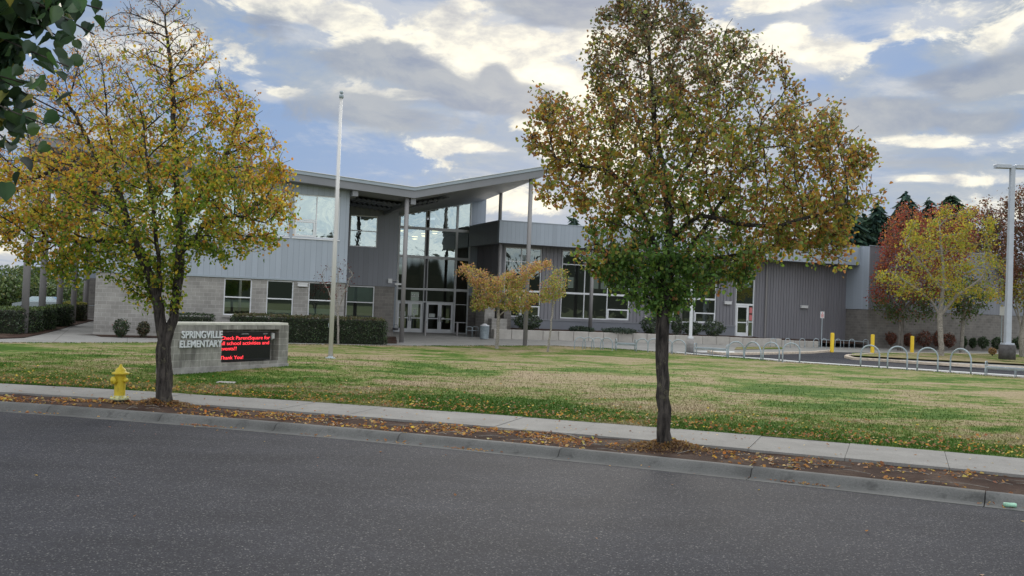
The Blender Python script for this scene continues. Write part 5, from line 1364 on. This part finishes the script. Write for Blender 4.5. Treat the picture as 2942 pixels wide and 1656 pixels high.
# ---- small entrance trees
def small(name, xb, yb, Yd, poly, paths, natt, rmax, nl, ls, colf, bark_, label, group=None, thick=.8, sig=.09, dk=.2, step=.15, mat='leaf', holes=.1, cat='tree', seed=1, expo=2.2, tmpl=LEAFK, flare=.15):
    X, z = PZ(xb, yb, Yd); z = tz(X, Yd)
    P_ = [(x*.8756, y*.8756) for x, y in poly]
    po = dpoly(P_, Yd, X, z); att = sample_crown(po, natt, thick, holes=holes, seed=seed)
    ps = [dpath([(x*.8756, y*.8756, d) for x, y, d in pl], Yd, X, z) for pl in paths]
    ps[0][0] = (ps[0][0][0], 0, -.05)
    return make_tree(name, X, Yd, z, ps, att, rmax, nl, ls, colf, bark_, label, cat, group, sig, step, dk, tmpl, flare, .004, mat, .45, .01, expo=expo)
def pal(*ps, keep=1.0):
    def f(P):
        n = len(P); return pick(ps, n), rng.uniform(size=n) < keep, np.ones(n)
    return f
def pal2(pl, ph, zc, wz, sx=0, lowk=1.0, highk=1.0):
    def f(P):
        n = len(P); a, b = pick(pl, n), pick(ph, n)
        nz = np.array([noise.noise(Vector(p)*.6) for p in P]); tt = rng.uniform(size=n) < np.clip((P[:, 2]-zc+P[:, 0]*sx)/wz+.5+nz*.8, 0, 1)
        a[tt] = b[tt]; k = np.where(tt, highk, lowk); return a, rng.uniform(size=n) < k, np.ones(n)
    return f
PK = [((.48, .29, .19), 4), ((.42, .36, .10), 4), ((.42, .20, .12), 1.5)]; YG = [((.34, .37, .10), 5), ((.24, .30, .07), 4), ((.44, .30, .14), 2), ((.42, .22, .13), 2.5)]
small('young_maple', 1427, 1001, 53.0, [(1315, 762), (1340, 755), (1390, 770), (1420, 790), (1450, 785), (1500, 760), (1560, 745), (1585, 748), (1575, 768), (1540, 780), (1520, 800), (1520, 835), (1560, 838), (1590, 850), (1570, 870), (1530, 868), (1520, 895), (1470, 895), (1430, 880), (1400, 880), (1370, 895), (1355, 880), (1362, 850), (1350, 800), (1315, 785)],
      [[(1427, 1001, 0), (1432, 940, 0), (1432, 900, 0), (1435, 860, 0), (1430, 810, 0)], [(1432, 905, 0), (1470, 880, .1), (1490, 850, .2), (1540, 850, .2)], [(1434, 870, 0), (1480, 810, .3), (1560, 760, .3)], [(1432, 880, 0), (1400, 850, -.2), (1370, 800, -.2), (1335, 770, -.2)]],
      760, .085, 10500, .09, pal2(YG, PK, 3.4, 2.4), 'bark_pale', 'wide young tree with pinkish and yellow leaves in front of the entrance', thick=.6)
small('young_maple', 1574, 1010.4, 52.0, [(1590, 770), (1622, 775), (1632, 800), (1620, 850), (1590, 865), (1575, 862), (1556, 830), (1556, 805), (1580, 800)],
      [[(1574, 1010.4, 0), (1583, 940, 0), (1590, 870, 0), (1595, 800, 0)]], 220, .05, 2000, .085, pal(*YG, keep=.9), 'bark_pale', 'slender young tree with sparse green leaves right of the wide young tree', thick=.9)
small('bare_sapling', 971, 997, 51.0, [(905, 800), (930, 760), (960, 745), (1000, 745), (1020, 790), (1010, 830), (975, 860), (940, 850)],
      [[(971, 997, 0), (972, 940, 0), (971, 905, 0), (968, 850, 0), (972, 780, 0)], [(971, 905, 0), (950, 850, 0), (925, 800, 0)], [(971, 895, 0), (990, 840, 0), (1010, 790, 0)]], 150, .055, 170, .09, pal(((.14, .03, .03), 3), ((.10, .04, .035), 2)), 'bark_pale', 'nearly bare sapling with a few dark red leaves beside the flagpole', thick=.8, sig=.14)
# ---- right side trees
YL = [((.38, .33, .05), 5), ((.31, .31, .055), 4), ((.20, .25, .045), 4), ((.40, .25, .05), 2)]
RD = [((.27, .06, .055), 5), ((.20, .06, .05), 4), ((.36, .16, .06), 3), ((.17, .10, .055), 2.5)]; GD = [((.09, .15, .045), 5), ((.065, .10, .04), 3), ((.16, .09, .05), 2)]
small('yellow_tree', 2705, 1020.4, 66.0, [(2545, 790), (2560, 720), (2610, 640), (2700, 600), (2790, 590), (2850, 620), (2860, 690), (2880, 760), (2870, 830), (2900, 855), (2840, 870), (2790, 850), (2740, 880), (2690, 880), (2640, 850), (2580, 850), (2530, 820), (2500, 780)],
      [[(2705, 1020, 0), (2702, 960, 0), (2700, 910, 0), (2705, 870, 0), (2712, 800, 0), (2705, 720, 0), (2700, 650, 0)], [(2700, 905, 0), (2680, 870, 0), (2620, 820, .4), (2560, 780, .4)], [(2702, 900, 0), (2750, 850, 0), (2820, 800, -.4), (2850, 740, 0)], [(2710, 830, 0), (2640, 750, -.6), (2600, 700, -.6)]],
      620, .17, 7000, .15, pal(*YL, keep=1), 'bark_pale', 'yellow-leaved tree with pale trunk on the grass island behind the hoops', sig=.17, dk=.5, step=.35, holes=.42, seed=4, thick=.7)
small('red_maple', 2586, 998.4, 74.0, [(2500, 850), (2520, 790), (2535, 700), (2560, 620), (2600, 590), (2640, 600), (2700, 590), (2770, 600), (2795, 570), (2805, 610), (2800, 680), (2770, 760), (2700, 830), (2690, 900), (2620, 920), (2560, 915), (2505, 870)],
      [[(2586, 998, 0), (2588, 940, 0), (2590, 900, 0), (2610, 800, 0), (2630, 700, 0)], [(2590, 905, 0), (2560, 860, 0), (2540, 790, 0)], [(2590, 900, 0), (2640, 850, 0), (2700, 750, .5), (2740, 660, .5)]],
      900, .20, 15000, .16, pal2(GD, RD, 4.0, 1.8), 'bark_grey', 'tree with crimson top and dark green lower leaves by the block wall', sig=.24, dk=.5, step=.4, seed=6, thick=.7, holes=.15)
small('green_maple', 2763, 1000, 75.0, [(2700, 830), (2740, 780), (2800, 790), (2850, 850), (2820, 900), (2760, 920), (2715, 880)],
      [[(2763, 1000, 0), (2766, 930, 0), (2770, 880, 0), (2775, 820, 0)]], 200, .14, 2400, .17, pal(*GD), 'bark_pale', 'small dark green tree with thin pale trunk between the yellow tree and lamp post', sig=.24, dk=.5, step=.4)
BRN = [((.15, .06, .045), 5), ((.11, .065, .045), 4), ((.20, .08, .05), 2), ((.09, .08, .05), 3)]
small('brown_maple', 2835, 998, 82.0, [(2790, 700), (2815, 600), (2830, 570), (2850, 600), (2880, 620), (2900, 690), (2905, 800), (2880, 860), (2820, 850), (2785, 800)],
      [[(2835, 998, 0), (2838, 900, 0), (2845, 780, 0), (2845, 680, 0)]], 600, .17, 10000, .17, pal(*BRN), 'bark_grey', 'tall brownish red tree behind the lamp post', sig=.26, dk=.55, step=.42, seed=9, thick=.8)
small('twin_stem_tree', 2935, 1005, 70.0, [(2880, 590), (2900, 555), (2935, 535), (3000, 520), (3080, 600), (3090, 760), (3050, 850), (2960, 900), (2900, 860), (2870, 850), (2890, 780), (2905, 690)],
      [[(2940, 1006, 0), (2935, 950, 0), (2925, 900, 0), (2915, 850, 0)], [(2938, 960, 0), (2950, 900, 0), (2955, 820, 0), (2960, 700, 0)], [(2932, 930, 0), (2915, 890, .2), (2900, 860, .2)]], 1000, .22, 13000, .16, pal2(YL, BRN, 5.0, 2.0), 'bark_pale', 'twin-stemmed tree at the right edge, red above and yellow below', sig=.24, dk=.5, step=.4, seed=13)

# ---- conifers far behind
def conifer(x, ytop, Yd, wpx, label, r=rng, n=2600, ybot=None, col=None):
    X, zt = PZ(x, ytop, Yd); hw = wpx/F*Yd/2
    e = empty('fir_tree', (X, Yd, .1), label=label, cat='tree', group='dark firs beyond the right wing')
    H_ = zt
    MB().tube([(0, 0, -.2), (0, 0, H_*.6), (0, 0, H_)], [.35, .2, .03], 8).build('trunk', MT['bark_grey'], e)
    z0 = H_*.12; f = 1-np.sqrt(r.uniform(0, 1, n))*.995; lev = np.round(f*26)/26+r.normal(0, .006, n); zz_ = z0+(H_-z0)*np.clip(lev, 0, 1)
    az = r.integers(0, 9, n)*2*PI/9+lev*37+r.normal(0, .20, n); irr = 1+.28*np.sin(az*2+lev*19)
    rad = (1-np.clip(lev, 0, .995))**.75*hw*irr*np.sqrt(r.uniform(.02, 1, n)); 
    P_ = np.stack([rad*np.cos(az), rad*np.sin(az), zz_-rad*.30+.12*H_/15], 1)
    c = pick(col or [((.032, .062, .05), 5), ((.05, .09, .065), 4), ((.075, .115, .07), 2)], n)
    ax = np.stack([np.cos(az), np.sin(az), np.full(n, -.45)], 1)+r.normal(0, .3, (n, 3)); ax /= np.linalg.norm(ax, axis=1)[:, None]
    side = np.cross(ax, r.normal(0, .5, (n, 3))+np.array([0, 0, 1.])); side /= np.linalg.norm(side, axis=1)[:, None]
    s = (.45+.5*(1-lev))[:, None]*r.uniform(.7, 1.3, (n, 1))*hw/3.2; 
    V = np.stack([P_-side*s*.45, P_+ax*s*1.5-np.array([0, 0, .15])*s, P_+side*s*.45, P_-ax*s*.5], 1)
    Fc = np.arange(n*4).reshape(n, 4); npmesh('crown', V.reshape(-1, 3), Fc, MT['needle'], np.repeat(clampc(c), 4, axis=0), e)
cf = [(2436, 588, 128, 120, 'dark fir just left of the red tree, its top beside the big tree crown'), (2521, 588, 132, 95, 'narrow dark fir rising above the left end of the parapet corner'), (2604, 556, 130, 110, 'tall pointed fir above the crimson tree, leftmost'), (2670, 572, 134, 85, 'slim fir top between the two taller pointed firs'), (2732, 558, 130, 115, 'tall pointed fir above the yellow tree'), (2758, 578, 137, 80, 'fir top leaning against the right side of the tallest fir'),
      (2380, 640, 130, 110, 'dark fir behind the right edge of the big crown'), (2480, 620, 140, 110, 'fir filling the gap behind two narrow firs'), (1648, 622, 140, 70, 'small dark fir top above the right wing parapet, left of the big tree'), (1738, 650, 150, 50, 'tiny fir tip above the parapet behind the big crown')]
for x, yt, Yd, w_, lab in cf: conifer(x, yt, Yd, w_*2.1, lab, n=7500)
# bare tall twig tree
X, zt = PZ(2756, 545, 120)
# ---- far left trees
PALF = [((.07, .115, .03), 5), ((.10, .14, .035), 4), ((.045, .075, .028), 4), ((.16, .16, .04), 1)]
fr = np.random.default_rng(21)
def blobtree(name, X, Y, z, h, w_, label, group, pal_, n=2600, ls=.30, trunk=True):
    e = empty(name, (X, Y, z), label=label, cat='tree', group=group)
    nb = 9; cs = fr.normal(0, 1, (nb, 3))*np.array([w_*.24, w_*.24, h*.16])+np.array([0, 0, h*.60]); rr = fr.uniform(.20, .34, nb)*w_
    k = fr.integers(0, nb, n); d = fr.normal(size=(n, 3)); d /= np.linalg.norm(d, axis=1)[:, None]
    P_ = cs[k]+d*rr[k][:, None]*fr.uniform(.55, 1.05, (n, 1)); P_[:, 2] = np.clip(P_[:, 2], h*.12, h)
    leaves('crown', P_, ls*fr.uniform(.6, 1.3, n), clampc(pick(pal_, n, fr)), MT['leaf_dull'], e, LEAFK, .3, fr)
    m_ = MB(); m_.tube([(0, 0, -.1), (.05, 0, h*.3), (0, .05, h*.6)], [.03*h, .022*h, .01*h], 8)
    for c_ in cs[:5]: m_.tube([(0.03, 0, h*.28), tuple(c_*.6+np.array([0, 0, h*.15])), tuple(c_)], [.015*h, .01*h, .004*h], 5)
    m_.build('trunk', MT['bark_grey'], e)
lt = [(-8, 792, 118, 8.5, 'green tree mass at the extreme left behind the hedge'), (38, 775, 126, 8.0, 'round green tree left of the first roof column'), (95, 770, 122, 8.5, 'green tree behind the first and second roof columns'), (150, 782, 130, 9.0, 'green tree between the second and third roof columns'), (205, 778, 124, 8.0, 'green tree between the third and fourth roof columns'), (252, 790, 132, 8.0, 'green tree seen past the building corner'), (20, 830, 104, 5.5, 'lower green tree before the taller ones at far left'), (175, 835, 106, 5.0, 'lower green tree beyond the third hedge'), (110, 820, 110, 6.0, 'lower green tree between two distant lamp posts')]
for x, yt, Yd, w_, lab in lt:
    X, zt = PZ(x, yt, Yd); blobtree('broadleaf_tree', X, Yd, .1, max(zt, 3.2), w_, lab, 'green trees beyond the parking lot', PALF)
# ---- trees on this side of the wing hidden lawn? hedges and shrubs
def hedge(name, cx_, cy_, L, Wd, H_, ang, z, label, n, ls, pal_, group=None, rough=.06, cat='hedge', top_pal=None, round_=.15):
    e = empty(name, (cx_, cy_, z), ang, label=label, cat=cat, group=group)
    r = np.random.default_rng(int(abs(cx_*100+cy_*10)) % 9999)
    # dark twiggy core
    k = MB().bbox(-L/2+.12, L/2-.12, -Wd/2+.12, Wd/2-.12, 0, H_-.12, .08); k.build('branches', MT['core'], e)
    # leaf shell
    P_ = []
    areas = np.array([L*H_, L*H_, Wd*H_, Wd*H_, L*Wd]); f = r.choice(5, n, p=areas/areas.sum())
    u_, v_ = r.uniform(-.5, .5, n), r.uniform(-.5, .5, n); x = np.zeros(n); y = np.zeros(n); zz_ = np.zeros(n)
    for q in range(5):
        s_ = f == q
        if q < 2: x[s_] = u_[s_]*L; y[s_] = (-1 if q == 0 else 1)*Wd/2; zz_[s_] = (v_[s_]+.5)*H_
        elif q < 4: x[s_] = (-1 if q == 2 else 1)*L/2; y[s_] = u_[s_]*Wd; zz_[s_] = (v_[s_]+.5)*H_
        else: x[s_] = u_[s_]*L; y[s_] = v_[s_]*Wd; zz_[s_] = H_
    # rounded shoulders and uneven surface
    t_ = np.clip(zz_/H_, 0, 1); sh = 1-round_*np.clip(t_-.75, 0, 1)*1.6/max(Wd, .5)*.5
    x *= 1-(.10*np.clip(t_-.8, 0, 1)*5*.3); y *= sh
    bx_ = np.array([noise.noise(Vector((a*1.3, b*1.3, c_*1.3+cx_))) for a, b, c_ in zip(x, y, zz_)])
    nrm = np.stack([x/L*2, y/Wd*2, (zz_/H_-.5)*1.2], 1); nrm /= np.linalg.norm(nrm, axis=1)[:, None]+1e-6
    P_ = np.stack([x, y, zz_], 1)+nrm*(bx_[:, None]*rough*2+r.normal(0, rough*.5, (n, 1))); P_[:, 2] = np.maximum(P_[:, 2], .02)
    c = pick(pal_, n, r, .25)
    if top_pal is not None: tp = zz_ > H_*.93; c[tp] = pick(top_pal, int(tp.sum()), r, .2)
    leaves('foliage', P_, ls*r.uniform(.6, 1.3, n), clampc(c), MT['leaf_dull'], e, LEAFK, .0, r)
    return e
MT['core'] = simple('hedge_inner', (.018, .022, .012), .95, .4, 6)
def bush(x, y, w_px, h_px, label, n, pal_, group=None, ls=.07, Yd=None, zb=None, cat='shrub', taper=.75, thick=1.0):
    if Yd is None: X, Y, z = GT(x, y)
    else: Y = Yd; X, z = PZ(x, y, Y)
    if zb is not None: z = zb
    k = Y/F; w_ = w_px*k; h = h_px*k
    e = empty('shrub', (X, Y, z), label=label, cat=cat, group=group)
    r = np.random.default_rng(int(x*7+y) % 9999)
    d = r.normal(size=(n, 3)); d /= np.linalg.norm(d, axis=1)[:, None]; rad = r.uniform(.35, 1.0, n)**.45
    P_ = d*rad[:, None]
    fz = (P_[:, 2]+1)/2; tap = taper+(1-taper)*np.clip(fz*1.7, 0, 1)
    nz = np.array([noise.noise(Vector(q)*2.3+Vector((x, 0, 0))) for q in P_])
    P_ = np.stack([P_[:, 0]*tap*w_/2, P_[:, 1]*tap*w_/2*thick, fz*h*.96+.02], 1)*(1+nz[:, None]*.16)
    leaves('foliage', P_, ls*r.uniform(.6, 1.3, n), clampc(pick(pal_, n, r, .25)), MT['leaf_dull'], e, LEAFK, .0, r)
    m_ = MB()
    for q in range(7):
        a = q*2*PI/7; m_.tube([(0.02*math.cos(a), .02*math.sin(a), -.05), (w_*.15*math.cos(a), w_*.15*math.sin(a), h*.4), (w_*.3*math.cos(a), w_*.3*math.sin(a), h*.75)], [.018, .012, .005], 5)
    m_.build('stems', MT['bark_grey'], e)
    return e
HG = [((.035, .06, .026), 5), ((.055, .085, .03), 3), ((.022, .035, .018), 4), ((.20, .19, .15), .35)]
HT = [((.10, .10, .045), 4), ((.13, .09, .05), 3), ((.06, .085, .03), 3)]
def abc(a, b): X, Y = W(a, b); return X, Y, tz(X, Y)
# long hedge in front of the ground floor windows
a0h, a1h = 4.9, PB(1098, 975, 51.9)[0]
X, Y, z = abc((a0h+a1h)/2, 51.75); hedge('hedge', X, Y, a1h-a0h, 1.7, 1.34, TH, z, 'long clipped dark hedge under the ground floor windows', 15000, .075, HG, top_pal=HT)
a0h, a1h = PB(500, 930, 52.6)[0], PB(615, 930, 52.6)[0]
X, Y, z = abc((a0h+a1h)/2, 52.9); hedge('hedge', X, Y, a1h-a0h, .8, 1.22, TH, z, 'short low hedge whose top shows over the left of the sign', 2600, .07, HG)
bush(346.5, 972, 46, 56, 'loose dark green shrub by the block wall, leftmost of two', 1500, HG+[((.22, .05, .04), .6)], 'shrubs against the left block wall')
bush(411, 972, 36, 47, 'rounder clipped shrub by the block wall, right of the loose one', 1300, [((.06, .07, .03), 4), ((.10, .06, .035), 2), ((.035, .045, .02), 3)], 'shrubs against the left block wall')
# hedges beside the left columns
hl = [(-60, 62, 962, 888, 'large hedge at the left edge in front of the first column'), (66, 106, 955, 888, 'hedge between the first and second roof columns'), (128, 163, 943, 880, 'hedge between the second and third roof columns'), (176, 206, 926, 872, 'yellow-topped hedge between the third and fourth columns')]
for k, (x0, x1, yb, yt, lab) in enumerate(hl):
    X0, Y0, z0 = GT(x0, yb); X1, Y1, z1 = GT(x1, yb)
    h = PZ((x0+x1)/2, yt, (Y0+Y1)/2)[1]-z0; L = math.hypot(X1-X0, Y1-Y0)
    dep = 3.0; cxx, cyy = (X0+X1)/2-.3, (Y0+Y1)/2+dep/2
    hedge('hedge', cxx, cyy, L, dep, max(h, 1.2), math.radians(4), z0, lab, 4200, .085, HG if k < 3 else HG+HT, 'hedges beside the left walkway', top_pal=[((.10, .14, .035), 4), ((.06, .09, .03), 3)] if k < 3 else [((.20, .22, .04), 3), ((.30, .26, .05), 2)])
# raised bed shrubs
bush(1516, 946, 86, 50, 'dark rounded shrub in the raised bed under the first tall window', 1800, HG, 'shrubs in the raised bed', Yd=67.2, zb=.72, ls=.10)
bush(1868, 950, 60, 52, 'dark shrub just left of the big trunk in the raised bed', 1500, HG, 'shrubs in the raised bed', Yd=70, zb=.72, ls=.10)
bush(1942, 950, 30, 62, 'upright dark shrub just right of the big trunk', 900, HG, 'shrubs in the raised bed', Yd=70.5, zb=.72, ls=.10)
bush(1988, 955, 66, 44, 'left of two merged shrubs behind the slim lamp post', 1400, HG, 'shrubs in the raised bed', Yd=71, zb=.72, ls=.10)
bush(2050, 958, 72, 46, 'right of two merged shrubs, beside the glazed door', 1500, HG, 'shrubs in the raised bed', Yd=71.6, zb=.72, ls=.10)
for x0, x1, lab in ((1632, 1710, 'low spreading juniper left of the wing column'), (1725, 1835, 'low spreading juniper right of the wing column')):
    xc = (x0+x1)/2; bush(xc, 955, x1-x0, 17, lab, 1600, [((.05, .075, .05), 4), ((.03, .05, .035), 4), ((.09, .10, .06), 1)], 'shrubs in the raised bed', Yd=68.6, zb=.70, ls=.09, taper=.95, thick=.6)
# shrubs along the block wing
RB = [((.20, .07, .045), 4), ((.12, .05, .035), 4), ((.07, .055, .035), 2)]; DB = [((.035, .06, .028), 5), ((.055, .085, .035), 3)]
gs = [(2560, 996, 36, 42, RB, 'red vase-shaped shrub by the block wall left of the red-topped tree', .35), (2607, 998, 28, 40, RB, 'small dark red shrub between two trees by the block wall', .8), (2655, 1000, 46, 50, RB, 'reddish clipped shrub by the block wall, left of its pair', .9), (2698, 1001, 38, 50, RB, 'reddish clipped shrub directly behind the pale yellow-tree trunk', .9), (2727, 1002, 34, 44, RB, 'reddish shrub right of the pale trunk', .9),
      (2768, 1003, 16, 32, DB, 'small green shrub right of the thin pale trunk', .9), (2794, 1003, 20, 30, DB, 'small green shrub further right by the block wall', .9), (2824, 1004, 32, 36, DB, 'boxy dark green shrub behind the rightmost hoops', .95), (2863, 1005, 30, 36, DB, 'boxy dark green shrub left of the lamp footing', .95), (2925, 1006, 34, 36, DB, 'boxy dark green shrub between lamp post and right edge', .95)]
for x, y, w_, h_, pl_, lab, tp in gs:
    bush(x, y, w_, h_, lab, 900, pl_, 'shrubs along the block wing wall', Yd=min(76.5+(x-2560)*.012, 80), ls=.11, taper=tp)
bush(2851, 1022, 24, 20, 'small straw-coloured clump beside the lamp footing', 400, [((.25, .13, .05), 3), ((.30, .20, .08), 2)], Yd=66, ls=.08)

# ---- fallen leaves, grass blades, twigs
def scatter(name, P_, s_, c_, flat=.25, mat='leaf', z0=.012, lab=None):
    n = len(P_); r = rng; T, Fq = LEAF4
    an = r.uniform(0, 2*PI, n); tilt = r.normal(0, flat, n); tilt2 = r.normal(0, flat, n)
    ax = np.stack([np.cos(an), np.sin(an), tilt], 1); ax /= np.linalg.norm(ax, axis=1)[:, None]
    h = np.stack([tilt2, r.normal(0, flat, n), np.ones(n)], 1); x = np.cross(ax, h); x /= np.linalg.norm(x, axis=1)[:, None]; z = np.cross(x, ax)
    V = (T[None, :, 0:1]*x[:, None]+T[None, :, 1:2]*ax[:, None]+np.abs(T[None, :, 2:3])*z[:, None]*2)*s_[:, None, None]+P_[:, None]
    Fc = (np.arange(n)[:, None, None]*6+Fq[None]).reshape(-1, 4)
    o = npmesh(name, V.reshape(-1, 3), Fc, MT[mat], np.repeat(clampc(c_), 6, axis=0)); o['kind'] = 'stuff'; o['label'] = lab or 'scattered fallen leaves'; return o
FL = [((.40, .22, .07), 4), ((.30, .13, .05), 5), ((.52, .40, .10), 2.2), ((.20, .09, .045), 4), ((.48, .36, .22), 1.5)]
n = 21000; X = rng.uniform(-17, 14, n); f = rng.beta(1.5, 1.1, n)
w_ = 1.0-.62*np.clip((X-1)/6, 0, 1); nz = np.array([noise.noise(Vector((x*.55, q*1.6, 0)))+.5*noise.noise(Vector((x*2.1, q*4, 7))) for x, q in zip(X, f)])
k = rng.uniform(size=n) < np.clip(w_*(.28+nz*1.0), .01, 1)*.72; X, f = X[k], f[k]
lo = np.array([curve('kb', x) for x in X]); hi = np.array([curve('sf', x) for x in X]); Y = lo+.05+(hi-lo-.05)*f
P_ = np.stack([X, Y, np.array([mulz(a, b) for a, b in zip(X, Y)])+.012], 1)
scatter('fallen_leaves', P_, .062*rng.uniform(.5, 1.35, len(X)), pick(FL, len(X)), .42, lab='yellow and brown fallen leaves in the planting strip')
n = 4200; X = rng.uniform(-15, 13, n); g = rng.exponential(1.3, n); Y = np.array([curve('sb', x) for x in X])+g+.02
k = (rng.uniform(size=n) < .75) & (g < 9) & (Y < np.array([ledge(x) for x in X])-1); X, Y = X[k], Y[k]
scatter('lawn_leaves', np.stack([X, Y, np.array([tz(a, b) for a, b in zip(X, Y)])+.045], 1), .058*rng.uniform(.5, 1.3, len(X)), pick(FL[:3]+FL[3:4], len(X)), .4, lab='fallen leaves lying on the lawn edge')
n = 1500; X = rng.uniform(-14, 12, n); g = np.abs(rng.normal(0, .06, n)); cl = np.array([noise.noise(Vector((x*.8, 0, 2))) for x in X]); k = rng.uniform(size=n) < np.clip(cl*2.2+.05, 0.02, 1); X, g = X[k], g[k]
Y = np.array([curve('kb', x) for x in X])-.44-g
n2 = 420; X2 = rng.normal(9.2, .45, n2); Y2 = np.array([curve('kb', x) for x in X2])-.62+np.abs(rng.normal(0, .12, n2)); X = np.r_[X, X2]; Y = np.r_[Y, Y2]
scatter('gutter_leaves', np.stack([X, Y, np.full(len(X), -.118)], 1), .05*rng.uniform(.4, 1.3, len(X)), pick([((.33, .14, .06), 4), ((.42, .26, .09), 3), ((.2, .09, .05), 2)], len(X)), .3, lab='leaf litter along the gutter')
n = 240; X = rng.uniform(-14, 12, n); Y = np.array([curve('sf', x)+rng.uniform(.1, 1.9) for x in X])
rp_ = [(-2.9, 12.2), (-1.3, 11.2), (-.2, 9.9)]
X3 = np.r_[rng.uniform(-9, 7, 14), rng.uniform(-12, 10, 30)]; Y3 = np.array([curve('kb', x)-rng.uniform(.3, 2.0) if i > 13 else curve('kb', x)-rng.uniform(1.5, 8) for i, x in enumerate(X3)])
X4, Y4 = G(385, 1488, -.13); X5, Y5 = G(1148, 1527, -.13)
XX = np.r_[X, X3, X4, X5]; YY = np.r_[Y, Y3, Y4, Y5]; ZZ = np.r_[np.full(n, .016), np.full(len(X3)+2, -.122)]
scatter('pavement_leaves', np.stack([XX, YY, ZZ], 1), .045*rng.uniform(.5, 1.3, len(XX)), pick(FL, len(XX)), .2, lab='single leaves on the walk and road')
# twigs in the strip
tw = MB()
for q in range(60):
    x = rng.uniform(-12, 11); y = curve('kb', x)+rng.uniform(.2, 1.6); a = rng.normal(-.4, .5); L = rng.uniform(.15, .7); z = mulz(x, y)+.02
    tw.tube([(x, y, z), (x+L*.5*math.cos(a), y+L*.5*math.sin(a)+.02, z+.02), (x+L*math.cos(a), y+L*math.sin(a), z+.005)], .006, 4)
for (p0, p1) in (((1430, 1241), (1570, 1247)), ((1605, 1250), (1680, 1270))):
    (xa, ya), (xb, yb) = G(*p0), G(*p1); tw.tube([(xa, ya, .03), ((xa+xb)/2, (ya+yb)/2+.05, .035), (xb, yb, .02)], [.012, .015, .008], 6)
o = tw.build('twigs', MT['bark_pale']); tag(o, 'thin dry twigs lying in the strip', kind='stuff')
# straw mound round the trunks
for (tx, ty, lab) in ((TXl, TY, 0), (TXr, RY, 1)):
    n = 1500; a = rng.uniform(0, 2*PI, n); rr = np.abs(rng.normal(.22, .17, n))+.1; X = tx+rr*1.5*np.cos(a); Y = ty+rr*.9*np.sin(a)
    scatter('straw', np.stack([X, Y, np.array([mulz(p, q) for p, q in zip(X, Y)])+.01], 1), .045*rng.uniform(.5, 1.2, n), pick([((.22, .14, .07), 4), ((.15, .085, .045), 4), ((.30, .2, .1), 1)], n), .6, lab='dry thatch round the tree base')
# grass blades on the near lawn and ragged edges
n = 150000
X = rng.uniform(-17, 15, n); g = rng.exponential(4.2, n); Y = np.array([curve('sb', x) for x in X])-.02+g
k = Y < np.minimum(np.interp(X, LX, LY), 41); X, Y = X[k], Y[k]
ne = 9000; XE = rng.uniform(-22, 26, ne); YE = np.interp(XE, LX, LY)-np.abs(rng.normal(0, .12, ne))+.03; X = np.r_[X, XE]; Y = np.r_[Y, YE]
n = len(X); Z = np.array([tz(a, b)+.018*noise.noise(Vector((a*.5, b*.5, 0))) for a, b in zip(X, Y)])+.008
hgt = rng.uniform(.02, .058, n)*(1+.3*(Y > 34)); lean = rng.normal(0, .02, (n, 2)); wv = rng.normal(0, 1, (n, 2)); wv /= np.linalg.norm(wv, axis=1)[:, None]; bw = rng.uniform(.004, .011, n)*(1+.04*(Y-20))
V = np.zeros((n, 3, 3)); V[:, 0] = np.stack([X-wv[:, 0]*bw, Y-wv[:, 1]*bw, Z], 1); V[:, 1] = np.stack([X+wv[:, 0]*bw, Y+wv[:, 1]*bw, Z], 1); V[:, 2] = np.stack([X+lean[:, 0], Y+lean[:, 1], Z+hgt], 1)
o = npmesh('grass_blades', V.reshape(-1, 3), np.arange(n*3).reshape(n, 3), MT['lawn']); o['kind'] = 'stuff'; o['label'] = 'short grass blades of the lawn'
